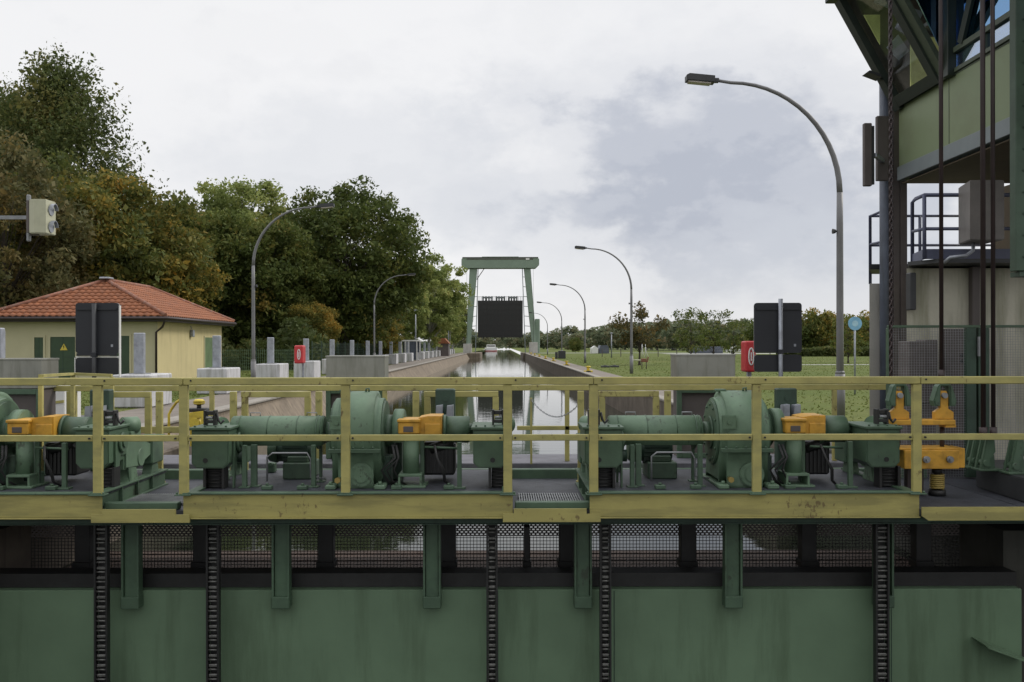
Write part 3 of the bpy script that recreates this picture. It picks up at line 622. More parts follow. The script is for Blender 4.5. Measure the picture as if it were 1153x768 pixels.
# ================================================================== RAILINGS
def rect_post(b, px, Y, z0, z1, w=.082, dpt=.05): x = XZ(px, Y); b.box(x-w/2, x+w/2, Y, Y+dpt, z0, z1, .004)
RY = 8.70
rail = thing('handrail', 'worn yellow handrail with square posts along the front edge of the platform', 'railing', (0, RY, .2))
b = MB(); x1 = 7.2
xj = XZ(1028, RY)
for xa, xb in ((-7.5, XZ(206, RY)-.003), (XZ(206, RY)+.003, XZ(668, RY)), (XZ(668, RY)+.005, XZ(1036, RY)), (XZ(1036, RY)+.005, 7.2)):
    b.box(xa, xb, RY-.01, RY+.06, ZZ(433.2, RY), ZZ(424.8, RY), .006)
b.build('top_rail', 'yellow', rail)
b = MB()
ps = [-75, 109, 206, 388.5, 571.5, 668.5, 852.5, 1033, 1215]
for a_, c_ in zip(ps[:-1], ps[1:]):
    b.box(XZ(a_, RY)+.043, XZ(c_, RY)-.043, RY+.005, RY+.045, ZZ(496.5, RY), ZZ(489.5, RY), .004)
b.build('mid_rail', 'yellow', rail)
for px in ps:
    b = MB(); rect_post(b, px, RY, ZZ(556, RY), ZZ(433.4, RY)); p_ = b.build('post', 'yellow', rail)
    b = MB(); x = XZ(px, RY); b.box(x-.075, x+.075, RY-.03, RY+.088, ZZ(556, RY)-.012, ZZ(556, RY), .003)
    for dx in (-.058, .058): b.cyl((x+dx, RY, ZZ(556, RY)), (x+dx, RY, ZZ(556, RY)+.02), .011, n=6)
    b.build('foot_plate', 'green', p_)
b = MB()
for px in ps:
    for dx, py in ((-.07, 493), (.07, 493), (.075, 428)): b.cyl((XZ(px, RY)+dx, RY-.016, ZZ(py, RY)), (XZ(px, RY)+dx, RY+.006, ZZ(py, RY)), .009, n=8)
b.build('bolt', 'black', rail)
# back handrail
BY = 11.25
br_ = thing('handrail', 'thinner yellow handrail along the back edge of the platform, facing the canal', 'railing', (0, BY, .2))
b = MB(); b.box(-7.5, XZ(1052, BY), BY, BY+.05, ZZ(439.8, BY), ZZ(433.6, BY), .004); b.build('top_rail', 'yellow', br_)
b = MB(); b.box(XZ(582, BY), XZ(652, BY), BY, BY+.04, ZZ(484.5, BY), ZZ(479.8, BY), .004); b.box(-7.5, XZ(205, BY), BY, BY+.04, ZZ(487, BY), ZZ(480, BY), .004); b.build('mid_rail', 'yellow', br_)
for px in (-30, 80, 238, 433, 638.5, 838, 940, 1048):
    b = MB(); rect_post(b, px, BY, .2, ZZ(440, BY), .055 if px != 80 else .12, .04); b.build('post', 'yellow', br_)
# guard hoops and stub posts between the machines
HYY = 10.6
def hoop(p0, p1, lb):
    t = thing('guard_hoop', lb, 'guard hoop', (XZ((p0+p1)/2, HYY), HYY, DZ), 'yellow guard hoops behind the drives')
    b = MB(); zt_, zb_ = ZZ(440.5, HYY), ZZ(447, HYY)
    b.box(XZ(p0, HYY), XZ(p1, HYY), HYY, HYY+.05, zb_, zt_, .004); b.build('crossbar', 'yellow', t)
    for px in (p0+4, p1-3):
        b = MB(); b.box(XZ(px, HYY)-.035, XZ(px, HYY)+.035, HYY, HYY+.05, DZ+.003, zb_-.001, .004); b.build('leg', 'yellow', t)
hoop(115, 169, 'yellow guard hoop behind the gap beside the left drive')
hoop(271, 349, 'yellow guard hoop behind the round shaft guard of the middle left drive')
hoop(477, 561, 'yellow guard hoop behind the orange cover of the middle left drive')
hoop(674, 742, 'yellow guard hoop behind the left half of the right drive')
for px, lb in ((178.5, 'yellow stub post behind the gap beside the left drive'), (262, 'yellow stub post above the clamp of the middle left drive'), (358.5, 'yellow stub post just left of the middle left gearbox hump'), (468, 'yellow stub post right behind the green brake arch'), (654, 'yellow stub post at the right side of the middle walkway'), (752, 'yellow stub post left of the right grey cabinet')):
    b = MB(); x = XZ(px, 10.5); b.box(x-.036, x+.036, 10.5, 10.55, DZ+.003, ZZ(440.5, 10.5), .004); b.box(x-.05, x+.05, 10.48, 10.57, DZ+.003, DZ+.02)
    b.cyl((x-.0, 10.48, ZZ(450, 10.5)), (x, 10.5, ZZ(450, 10.5)), .012, n=8)
    tag(b.build('stub_post', 'yellow', None, (x, 10.5, DZ)), lb, 'post', 'yellow stub posts')
# slack chain across the walkway
b = MB(); p0 = at(598, 450, 11.0); p1 = at(656, 450, 10.6); n = 34
def cat_(t): return p0.lerp(p1, t)-Vector((0, 0, .20*(1-(2*t-1)**2)))
for i in range(n):
    c0 = cat_(i/n); c1 = cat_((i+1)/n); dirv = (c1-c0).normalized(); sd = Vector((0, 1, 0)) if i % 2 else dirv.cross(Vector((0, 1, 0)))
    mid = (c0+c1)/2; L_ = (c1-c0).length*.66
    b.tube([mid+dirv*L_*math.cos(a)+sd*.009*math.sin(a) for a in [2*math.pi*j/8 for j in range(8)]], .0035, 5, closed=True)
tag(b.build('safety_chain', 'steel', None, p0), 'grey link chain sagging across the opening of the middle walkway', 'chain')
b = MB(); b.box(XZ(598, 11.0)-.012, XZ(598, 11.0)+.012, 11.0, 11.03, .2, p0.z+.02); tag(b.build('chain_post', 'yellow'), 'slim yellow post holding the left end of the sagging chain', 'post')
# yellow flat rail over the left corner
rl = thing('side_rail', 'short yellow angled rail lying over the railing in front of the left sign', 'railing', (-4.6, 10.5, 0.2))
b = MB(); A, B_, C_ = at(46, 422.3, 9.6), at(82, 420.2, 10.9), at(126, 422, 10.9); b.bar(A, B_, .05, .03); b.bar(B_, C_, .05, .03); b.build('top_rail', 'yellow', rl)
b = MB()
for p in (A, B_, C_): b = MB(); b.box(p.x-.02, p.x+.02, p.y-.02, p.y+.02, DZ+.003, p.z-.016); b.build('leg', 'yellow', rl)

# ================================================================== CABINETS AND SIGNS ON THE PLATFORM
def cabinet(px0, px1, ytop, lb, Y=11.55):
    x0, x1 = XZ(px0, Y), XZ(px1, Y); zt_ = ZZ(ytop, Y)
    t = thing('control_cabinet', lb, 'cabinet', ((x0+x1)/2, Y, .2), 'grey control cabinets behind the drives')
    b = MB(); b.box(x0, x1, Y, Y+.42, ZZ(437, Y), zt_, .008); b.box(x0-.006, x1+.006, Y-.006, Y+.426, zt_-.02, zt_+.003, .003); b.build('cabinet_body', 'cabinet', t)
    b = MB(); zb_ = .203; zf = ZZ(437.4, Y); b.box(x0+.03, x1-.03, Y+.04, Y+.40, zb_, zf); b.build('base_panel', 'cabdark', t)
    b = MB(); b.box(x0+.0, x0+.06, Y-.02, Y+.03, zb_, zf, .004); b.box(x1-.06, x1, Y-.02, Y+.03, zb_, zf, .004); b.box(x0+.061, x1-.061, Y-.02, Y+.03, zf-.06, zf, .004); b.box(x0+.061, x1-.061, Y-.02, Y+.03, zb_, zb_+.06, .004); b.build('base_frame', 'green', t)
    return t
cabinet(367, 433, 400.5, 'grey control cabinet behind the gearbox hump of the middle left drive')
cabinet(762, 828, 399.5, 'grey control cabinet left of the dark sign at the right')
cabinet(-20, 47, 403, 'grey control cabinet cut off by the left edge of the photo', 10.9)
def signboard(px0, px1, y0, y1, y2, y3, pole, Y, lb, edge):
    xc = XZ(pole, Y); x0, x1 = XZ(px0, Y), XZ(px1, Y)
    t = thing('signboard', lb, 'sign', (xc, Y, .2), 'dark sign backs on grey poles')
    def plate(a, b_):
        r_ = .035; z1, z0 = ZZ(a, Y), ZZ(b_, Y); pts = []
        for cx_, cz_, a0 in ((x1-r_, z1-r_, 0), (x0+r_, z1-r_, 90), (x0+r_, z0+r_, 180), (x1-r_, z0+r_, 270)):
            for k_ in range(0, 91, 30): pts.append((cx_+r_*math.cos(R(a0+k_)), cz_+r_*math.sin(R(a0+k_))))
        return pts
    b = MB(); b.prism(plate(y0, y1), 'y', Y+.05, Y+.075); o = b.build('sign_plate', 'sign', t)
    b = MB(); b.prism(plate(y0, y1), 'y', Y+.0752, Y+.082); b.build('sign_face', 'signedge', o)
    b = MB(); b.prism(plate(y2, y3), 'y', Y+.05, Y+.075); o = b.build('sign_plate', 'sign', t)
    b = MB(); b.prism(plate(y2, y3), 'y', Y+.0752, Y+.082); b.build('sign_face', 'signedge', o)
    b = MB(); b.cyl((xc, Y, .2), (xc, Y, ZZ(337 if not edge else y0+1, Y)), .027, n=16); b.cyl((xc, Y, .2), (xc, Y, .22), .07, n=16); b.build('pole', 'galv' if not edge else 'lamphead', t)
    b = MB(); b.box(x0+.02, x1-.02, Y+.03, Y+.048, ZZ(y2-2, Y), ZZ(y2-5, Y)); b.box(x0+.02, x1-.02, Y+.03, Y+.048, ZZ(y0+8, Y), ZZ(y0+6, Y)); b.box(xc-.035, xc+.035, Y-.03, Y+.03, ZZ(y2-1, Y), ZZ(y2-6, Y), .003); b.build('crossbar', 'sign', t)
    b = MB(); b.box(XZ(px1-9, Y), XZ(px1-6.5, Y), Y+.047, Y+.0495, ZZ(y1-7, Y), ZZ(y1-10, Y)); b.build('sticker', 'galv', t)
    if edge:
        b = MB(); b.box(x1+.002, x1+.014, Y+.045, Y+.085, ZZ(424, Y), ZZ(y0+3, Y)); b.box(x0+.0, x1, Y+.05, Y+.08, ZZ(402, Y), ZZ(400.4, Y)); b.box(x0-.012, x0-.002, Y+.045, Y+.085, ZZ(y3, Y), ZZ(y2, Y)); b.build('edge_strip', 'white', t)
signboard(850.7, 904.3, 341.3, 397.8, 400, 419.4, 879, 11.6, 'large dark rounded sign back on a grey pole right of the red lifebuoy box', False)
signboard(83, 132, 340, 397, 402, 421, 106, 11.7, 'large dark sign back with a white right edge in front of the yellow building', True)

# ================================================================== LIFEBUOY BOXES
def lifebuoy(x0, x1, y0, y1, Y, lb):
    xc = XZ((x0+x1)/2, Y); t = thing('lifebuoy_box', lb, 'lifebuoy box', (xc, Y, 0), 'red lifebuoy boxes')
    xa, xb, z0, z1 = XZ(x0, Y), XZ(x1, Y), ZZ(y1, Y), ZZ(y0, Y)
    b = MB(); b.box(xa, xb, Y, Y+(xb-xa)*1.6, z0, z1, (xb-xa)*.17, seg=3); b.build('case', 'red', t)
    b = MB(); cz = (z0+z1)/2; rr = (z1-z0)*.27; xf = XZ((x0+x1)/2+.5, Y)
    for yy in (Y-.006,):
        b.tube([(xf+rr*.28*math.cos(a), yy, cz+rr*math.sin(a)) for a in [2*math.pi*j/20 for j in range(20)]], rr*.09, 6, closed=True)
    b.box(xf-rr*.07, xf+rr*.07, Y-.012, Y-.001, cz-rr*.5, cz+rr*.5); b.build('ring_emblem', 'white', t)
    b = MB(); b.box(xc+.02, xc+.08, Y+(xb-xa)*1.6, Y+(xb-xa)*1.6+.06, 0.0, z1-.1, .004); b.build('post', 'galv', t)
lifebuoy(839, 851.5, 384.5, 419.5, 13.2, 'red lifebuoy box with a white ring mark beside the dark sign on the right')
lifebuoy(331, 341, 388.5, 409, 33, 'small red lifebuoy box between the white blocks on the left quay')

# ================================================================== WHITE QUAY BLOCKS WITH POSTS
def qblock(Y, lb, grp='white quay blocks with grey posts in a row'):
    t = thing('quay_block', lb, 'concrete block', (-9.5, Y, 0), grp)
    return t
q0 = qblock(24, 'white quay block with a grey steel post, in front of the yellow building corner'); ROOT[q0.name] = Vector((-9.5, 24, 0))
b = MB(); b.box(-10.05, -9.05, 24, 25.6, .012, .86, .03); b.build('block', 'block', q0)
b = MB(); b.box(-9.72, -9.46, 24.6, 24.78, .86, 1.95, .02); b.box(-9.68, -9.5, 24.78, 24.86, .86, 1.9, .01); b.build('steel_post', 'galv', q0)
b = MB(); b.box(-9.8, -9.38, 24.5, 24.95, .861, .885, .006); b.build('base_plate', 'steel', q0)
ys = [17, 30.7, 38, 45, 52]; lbs = ['nearest white quay block, beside the grey cabinet at the left edge', 'white quay block with a grey post at the right end of the yellow building', 'white quay block just left of the small red lifebuoy box', 'white quay block just right of the small red lifebuoy box', 'white quay block behind the upper left corner of the middle grey cabinet']
for y_, lb in zip(ys, lbs): c = copy_tree(q0); c.location.y = y_; c['label'] = lb
y_ = 59
while y_ < 184:
    c = copy_tree(q0); c.location.y = y_; c['label'] = 'small distant white quay block in the row receding beyond the middle grey cabinet'; y_ += 7

# ================================================================== STREET LAMPS
def lamp_mesh(side):
    t = thing('street_lamp', '', 'street lamp', (0, 0, 0), 'curved street lamps along the canal')
    pts = [(0, 0, 0), (0, 0, 2), (0, 0, 4.1), (0, 0, 4.75)]
    for i in range(1, 15):
        a = R(i*90/14); pts.append((-side*2.25*(1-math.cos(a)), 0, 4.75+2.28*math.sin(a)))
    pts.append((-side*2.5, 0, 7.07))
    b = MB(); b.tube(pts[:4], .078, 12, .062); b.cyl((0, 0, 0), (0, 0, 1.0), .10, n=14); b.cyl((0, 0, 1.0), (0, 0, 1.06), .10, .085, n=14); b.build('pole', 'lamp', t)
    b = MB(); b.tube(pts[3:], .060, 10, .032); b.build('arm', 'lamp', t)
    b = MB(); s = -side
    x0, x1 = sorted((s*2.5, s*2.62)); b.box(x0, x1, -.05, .05, 7.03, 7.12, .01)
    b.prism([(s*2.60, 7.01), (s*2.60, 7.15), (s*3.12, 7.20), (s*3.18, 7.17), (s*3.18, 7.06)], 'y', -.13, .13, .012); h = b.build('lamp_head', 'lamphead', t)
    b = MB(); x0, x1 = sorted((s*2.68, s*3.12)); b.prism([(s*2.68, 7.022), (s*3.14, 7.055), (s*3.14, 7.03), (s*2.68, 6.985)], 'y', -.10, .10, .004); b.build('lens', 'lens', h)
    b = MB(); b.cyl((-side*.02-side*.07, 0, 3.95), (-side*.15, 0, 3.95), .04, .055, n=12); b.cyl((-side*.06, 0, 3.95), (-side*.1, 0, 3.95), .02, n=8); b.build('sensor', 'lamphead', t)
    return t
lr = lamp_mesh(1); lr.location = (7.0, 19.3, 0); lr['label'] = 'nearest and tallest curved street lamp, at the right before the grey cloud'
for X_, Y_, lb in ((7.3, 52.5, 'second curved street lamp on the right bank, rising in front of the small autumn tree'), (7.5, 84, 'third curved street lamp on the right bank'), (7.65, 119, 'fourth curved street lamp on the right bank, second from the green gantry'), (7.7, 157, 'farthest curved street lamp on the right bank beside the green gantry')):
    c = copy_tree(lr); c.location = (X_, Y_, 0); c['label'] = lb
ll = lamp_mesh(-1); ll.location = (-9.75, 36.6, 0); ll['label'] = 'nearest curved street lamp on the left quay, arched over the tree tops'
for X_, Y_, lb in ((-9.85, 72, 'second curved street lamp on the left quay, in front of the big round tree'), (-9.3, 132, 'third curved street lamp on the left quay, before the poplars'), (-9.3, 168, 'farthest curved street lamp on the left quay')):
    c = copy_tree(ll); c.location = (X_, Y_, 0); c['label'] = lb
for px, ytop, Y_, lb in ((468, 350, 108, 'thin pale straight mast on the left quay before the poplars'), (505, 358, 150, 'thin pale straight mast farther along, close to the green gantry'), (688.5, 376, 120, 'thin pale mast standing on the meadow right of the autumn tree')):
    x = XZ(px, Y_); b = MB(); b.cyl((x, Y_, 0), (x, Y_, ZZ(ytop, Y_)), .10, .05, n=8); b.box(x-.18, x+.18, Y_-.1, Y_+.1, ZZ(ytop, Y_), ZZ(ytop, Y_)+.15, .02)
    tag(b.build('mast', 'galv', None, (x, Y_, 0)), lb, 'mast', 'thin pale masts')

# ================================================================== FAR GANTRY WITH RAISED GATE
GY = 195.
gt = thing('lift_gate_gantry', 'tall green gantry spanning the far end of the canal', 'gantry', (0, GY, 0))
b = MB(); zt_, zb_ = ZZ(290.5, GY), ZZ(302.5, GY)
def gx(px, Y=GY): return XZ(px, Y)
b.prism([(gx(520), ZZ(299, GY)), (gx(520), zt_-.4), (gx(521.5), zt_), (gx(605.5), zt_), (gx(607), zt_-.4), (gx(607), ZZ(298.5, GY)), (gx(603), zb_), (gx(524), zb_)], 'y', GY-1.3, GY+1.3, .05)
b.box(gx(543), gx(584), GY-.9, GY+.9, zt_, zt_+.22); bm_ = b.build('crossbeam', 'gantry', gt)
b = MB(); b.box(gx(526), gx(600), GY-1.37, GY-1.31, ZZ(292.8, GY), ZZ(291.6, GY)); b.box(gx(521), gx(606), GY-1.5, GY+1.5, zt_+.005, zt_+.06); b.build('walkway', 'cabdark', bm_)
b = MB(); b.box(gx(592), gx(596), GY-1.40, GY-1.375, ZZ(293.4, GY), ZZ(291.3, GY)); b.build('plate', 'white', bm_)
for a in (((529, 303), (537.5, 303), (530, 388), (525, 388)), ((590, 303), (597.5, 303), (604, 388), (599, 388))):
    b = MB(); b.prism([(gx(p[0]), ZZ(p[1], GY)) for p in a], 'y', GY-.9, GY+.9, .05); b.build('leg', 'gantry', gt)
for x0, sgn in ((538.5, 1), (588.3, -1)):
    b = MB()
    for yy in (-.5, .5):
        b.bar((gx(x0), GY+yy, ZZ(303, GY)), (gx(x0-3.2*sgn), GY+yy, 0), .14, .14)
    for i in range(7):
        y0_ = 312+i*11; xo = x0-3.2*sgn*(y0_-303)/85; b.bar((gx(xo), GY-.5, ZZ(y0_, GY)), (gx(xo-5*sgn-.35*sgn*i*.4), GY-.5, ZZ(y0_+.5, GY)), .12, .12)
    b.build('guide_frame', 'trim', gt)
b = MB(); b.bar((gx(537), GY-.7, ZZ(315, GY)), (gx(546), GY-.7, ZZ(302, GY)), .15, .15); b.build('brace', 'cabdark', gt)
for px in (526, 600.5):
    b = MB(); b.cyl((gx(px), GY-1, ZZ(303, GY)), (gx(px), GY-1, 0), .025, n=6); b.build('hoist_rope', 'rod', gt)
for x0, x1, y0 in ((596, 604.8, 385.5), (522, 531, 387)):
    b = MB(); b.box(gx(x0), gx(x1), GY-2.4, GY+2, .03, ZZ(y0, GY), .05); b.build('footing', 'conclight', gt)
b = MB(); b.box(gx(602.5), gx(608), GY+.5, GY+1.5, .05, ZZ(359, GY), .1); b.build('counterweight_shaft', 'gantry', gt)
rg = thing('raised_gate', 'black riveted gate leaf hoisted up inside the green gantry', 'lock gate', (0, GY, ZZ(380, GY)))
b = MB(); b.box(gx(538), gx(588.7), GY-.35, GY+.35, ZZ(380, GY), ZZ(338.5, GY), .02); b.build('gate_leaf', 'black', rg)
b = MB()
for i in range(12): b.box(gx(540+i*4.1), gx(540.7+i*4.1), GY-.44, GY-.351, ZZ(379, GY), ZZ(340, GY))
for i in range(7): b.box(gx(539), gx(588), GY-.40, GY-.352, ZZ(343+i*5.8, GY), ZZ(342.2+i*5.8, GY))
b.build('stiffener', 'black', rg)
b = MB()
for a_, c_ in ((543, 555), (558, 569), (572, 583)):
    b.box(gx(a_), gx(c_), GY-.3, GY+.3, ZZ(336, GY), ZZ(334.3, GY), .02)
    for i in range(4): b.cyl((gx(a_+1+i*(c_-a_-2)/3), GY, ZZ(338.5, GY)), (gx(a_+1+i*(c_-a_-2)/3), GY, ZZ(333.5, GY)), .16, n=8)
b.build('gate_machinery', 'trim', rg)
b = MB()
for i in range(26): xx = gx(538.5+i*1.98); b.cyl((xx, GY-.3, ZZ(338.5, GY)), (xx, GY-.3, ZZ(334.2, GY)), .035, n=5)
b.box(gx(538), gx(588.7), GY-.33, GY-.28, ZZ(334.4, GY), ZZ(334.0, GY)); b.build('railing', 'cabdark', rg)
# ship beyond
bt = thing('cargo_boat', 'small white boat on the water just beyond the raised black gate', 'boat', (-6, 420, WZ))
b = MB(); Y = 420; X0, X1 = XZ(545.5, Y), XZ(560, Y)
b.prism([(X0+.5, WZ), (X1-.5, WZ), (X1, WZ+1.6), (X0, WZ+1.6)], 'y', Y, Y+18, .1); b.build('hull', 'white', bt)
b = MB(); b.box(X0+.9, X1-.9, Y+3, Y+8, WZ+1.6, WZ+3.0, .1); c_ = b.build('wheelhouse', 'white', bt)
b = MB(); b.box(X0+1.1, X1-1.1, Y+2.95, Y+2.99, WZ+2.1, WZ+2.7); b.build('window', 'black', c_)
b = MB(); b.box(X0+.05, X1-.05, Y-.06, Y-.01, WZ+.1, WZ+.35); b.build('hull_stripe', 'red', bt)

# ================================================================== RIGHT BANK SMALL THINGS
for Y_ in (55.5, 74, 93, 110, 128, 146, 164):
    far = Y_ > 100
    t = thing('mooring_bollard', {55.5: 'nearest low yellow mooring bollard on the right canal edge', 74: 'second low yellow mooring bollard on the right canal edge', 93: 'third low yellow mooring bollard on the right canal edge'}.get(Y_, 'tiny far yellow mooring bollard on the right canal edge beyond the third'), 'bollard', (CR+.42, Y_, 0), 'yellow mooring bollards')
    b = MB(); x = CR+.42; b.box(x-.25, x+.25, Y_-.2, Y_+.2, .005, .10, .01); b.cyl((x, Y_, .1), (x, Y_, .28), .09, n=14); b.cyl((x, Y_, .28), (x, Y_, .37), .16, .15, n=16, bev=.02); b.build('bollard_body', 'brightyellow', t)
    b = MB(); b.box(x-.13, x+.13, Y_-.213, Y_-.202, .02, .09); b.build('plate', 'black', t)
b = MB(); x = XZ(636, 112); b.box(x-.75, x+.1, 112, 113.2, 0, .95, .03); b.box(x-1.15, x-.85, 112, 112.6, 0, .8, .03); b.box(x-.7, x+.05, 111.98, 111.995, .2, .8); tag(b.build('utility_box', 'lamphead', None, (x, 112, 0)), 'dark low utility box on the meadow by the fourth lamp', 'utility box')
for px, py, lb in ((681.5, 414, 'small dark drain cover pair, left one, on the grass'), (692, 413.8, 'small dark drain cover pair, right one, on the grass')):
    Y = 1.6*F/(py-HY); x = XZ(px, Y); b = MB(); b.box(x-.3, x+.3, Y-.3, Y+.3, .0, .12, .02); b.cyl((x, Y, .12), (x, Y, .16), .12, n=10); tag(b.build('drain_cover', 'lamphead', None, (x, Y, 0)), lb, 'drain cover', 'drain covers on the grass')
# red-brown stand beside the lamp with a pale pipe
Y = 62; t = thing('valve_stand', 'small reddish stand with a pale pipe reaching to the second lamp', 'stand', (XZ(725, Y), Y, 0))
b = MB(); b.box(XZ(722, Y), XZ(728, Y), Y, Y+.2, ZZ(408, Y), ZZ(404, Y), .02); b.prism([(XZ(728, Y), ZZ(408, Y)), (XZ(729.5, Y), ZZ(402, Y)), (XZ(730.5, Y), ZZ(402, Y)), (XZ(729.5, Y), ZZ(408, Y))], 'y', Y, Y+.1); b.build('stand_body', M['rod'] if False else mat('rust_red', (.20, .08, .05), .7), t)
b = MB()
for px in (723, 728): b = MB(); b.cyl((XZ(px, Y), Y+.1, 0), (XZ(px, Y), Y+.1, ZZ(407, Y)), .03, n=6); b.build('leg', 'cabdark', t)
b = MB(); b.cyl((XZ(722, Y), Y+.05, ZZ(406, Y)), (XZ(712, Y), Y-.3, ZZ(405.5, Y)), .04, n=8); b.build('pipe', 'cream', t)
# blue round sign
Y = 30; t = thing('round_sign', 'round pale blue sign on a thin grey pole in front of the autumn trees', 'sign', (XZ(962.5, Y), Y, 0))
b = MB(); x = XZ(962.5, Y); z = ZZ(365, Y); b.cyl((x, Y-.03, z), (x, Y-.01, z), .22, n=32); sgn_ = b.build('sign_plate', 'bluesign', t)
b = MB(); b.cyl((x, Y-.036, z+.0), (x, Y-.031, z+.0), .10, n=24); b.build('emblem', mat('sign_pale', (.35, .55, .68), .4), sgn_)
b = MB(); b.cyl((x, Y, 0), (x, Y, z+.22), .03, n=10); b.build('pole', 'galv', t)
# vehicles and far things
def car(x, Y, m, lb, L_=4.2, rot=0):
    t = thing('parked_car', lb, 'car', (x, Y, 0), 'far parked cars')
    b = MB(); b.prism([(x-L_/2, .35), (x-L_/2, .8), (x-L_*.32, .92), (x-L_*.2, 1.42), (x+L_*.18, 1.45), (x+L_*.36, .95), (x+L_/2, .85), (x+L_/2, .35)], 'y', Y, Y+1.7, .06); b.build('body', m, t)
    b = MB(); b.prism([(x-L_*.27, .95), (x-L_*.18, 1.36), (x+L_*.16, 1.38), (x+L_*.3, .97)], 'y', Y-.02, Y-.005); b.build('window', 'black', t)
    for sx in (-.3, .3):
        b = MB(); b.cyl((x+sx*L_, Y-.03, .32), (x+sx*L_, Y+.2, .32), .32, n=16); b.build('wheel', 'black', t)
car(XZ(833, 166), 166, 'white', 'tiny white car on the far road just left of the red lifebuoy box')
Y = 168; b = MB(); x0, x1 = XZ(790, Y), XZ(826, Y); b.box(x0, x1, Y+8, Y+11, 0, 1.3, .1); tag(b.build('low_shed', 'column', None, (x0, Y, 0)), 'long low blue grey shed behind the young trees on the meadow', 'shed')
Y = 170; t = thing('tent', 'small blue grey tent roofed shed far across the meadow', 'shed', (XZ(687, Y), Y+10, 0)); x0, x1 = XZ(681, Y), XZ(693, Y)
b = MB(); b.prism([(x0, 0), (x1, 0), (x1, .9), (x1-.3, 1.6), (x0+.3, 1.6), (x0, .9)], 'y', Y+10, Y+14, .05); b.build('shelter_body', 'column', t)
b = MB(); x0, x1 = XZ(672, Y), XZ(680, Y); b.prism([(x0, 0), (x1, 0), (x1, 1.0), ((x0+x1)/2, 1.5), (x0, 1.0)], 'y', Y+10, Y+13, .05); tag(b.build('white_tent', 'white', None, (x0, Y, 0)), 'small white peaked tent beside the blue grey shed far across the meadow', 'tent')
for px in (723, 727):
    Y = 118; x = XZ(px+8*0, Y); b = MB(); b.cyl((x, Y, 0), (x, Y, 1.9), .06, n=8); b.bar((x, Y, 1.0), (x+.35, Y, .1), .04, .04); tag(b.build('meadow_post', 'white', None, (x, Y, 0)), 'pale wooden post, one of the pair left of the right grey cabinet', 'post', 'pale meadow posts')
# long low meadow fence
t = thing('meadow_fence', 'long low wire fence far across the meadow behind the young trees', 'fence', (40, 130, 0))
b = MB(); x = 14.
while x < 75: b = MB(); b.box(x-.05, x+.05, 130, 130.1, 0, 1.1); b.build('post', 'cabdark', t); x += 2.6
b = MB()
for z in (.5, .8, 1.05): b.box(14, 75, 130.11, 130.13, z, z+.03)
b.build('wire', 'steel', t)

# ================================================================== LEFT QUAY SMALL THINGS
# yellow valve with round cap
Y = 14.5
t = thing('yellow_winch', 'yellow winch with a round yellow cap on the left quay beside the platform', 'winch', (XZ(222, Y), Y, .03))
b = MB(); x = XZ(224, Y)
b.cyl((x, Y, ZZ(452, Y)), (x, Y, ZZ(449, Y)), .095, .06, n=24); b.cyl((x, Y, ZZ(455, Y)), (x, Y, ZZ(452, Y)), .08, .095, n=24, bev=.01); b.build('round_cap', 'brightyellow', t)
b = MB(); b.cyl((x, Y, ZZ(460, Y)), (x, Y, ZZ(455, Y)), .035, n=14); b.box(XZ(212, Y), XZ(236, Y), Y-.1, Y+.1, ZZ(463, Y), ZZ(459, Y), .01); b.build('gear_head', 'black', t)
b = MB(); z0 = .03
b.prism([(XZ(211, Y), ZZ(474, Y)), (XZ(211, Y), ZZ(464, Y)), (XZ(236, Y), ZZ(461, Y)), (XZ(234, Y), ZZ(468, Y)), (XZ(225, Y), ZZ(470, Y))], 'y', Y-.14, Y-.1, .004)
for px in (213, 231): b.bar((XZ(px, Y), Y-.12, ZZ(466, Y)), (XZ(px+(-2 if px < 220 else 3), Y), Y-.12, z0), .05, .05); b.bar((XZ(px, Y), Y+.12, ZZ(466, Y)), (XZ(px, Y), Y+.12, z0), .05, .05)
b.cyl((XZ(222, Y), Y-.16, ZZ(475, Y)), (XZ(222, Y), Y+.1, ZZ(475, Y)), .08, n=16); b.cyl((XZ(222, Y), Y, z0), (XZ(222, Y), Y, ZZ(463, Y)), .05, n=14)
b.build('frame', 'brightyellow', t)
b = MB(); Y = 15.2; b.tube([(XZ(190, Y), Y, ZZ(478, Y)-.25), (XZ(190, Y), Y, ZZ(466, Y)), (XZ(193, Y), Y, ZZ(460, Y)), (XZ(201, Y), Y-.1, ZZ(452, Y)), (XZ(212, Y), Y-.3, ZZ(447, Y))], .022, 8)
tag(b.build('ladder_handrail', 'brightyellow', None, (XZ(190, Y), Y, 0)), 'bent bright yellow ladder handle left of the yellow winch', 'handrail')
# yellow marker pole and stone edge on left
b = MB(); Y = 12.5; b.box(XZ(122, Y), XZ(125, Y), Y, Y+.03, .03, ZZ(447, Y)); tag(b.build('marker_post', 'brightyellow', None, (XZ(123, Y), Y, 0)), 'thin bright yellow marker post behind the left guard hoop', 'post')
# white panel behind first cabinet
b = MB(); Y = 12.6; b.box(XZ(45, Y), XZ(72.5, Y), Y, Y+.5, .03, ZZ(434, Y), .01); wt = tag(b.build('white_kiosk', 'white', None, (XZ(58, Y), Y, .03)), 'plain white box with a yellow stripe between the left cabinet and the yellow post', 'box')
b = MB(); b.bar((XZ(45, Y)+.005, Y-.006, ZZ(454, Y)), (XZ(72.5, Y)-.005, Y-.006, ZZ(451, Y)), .01, .035); ROOT[wt.name] = Vector((XZ(58, Y), Y, .03)); b.build('stripe', 'yellow', wt)
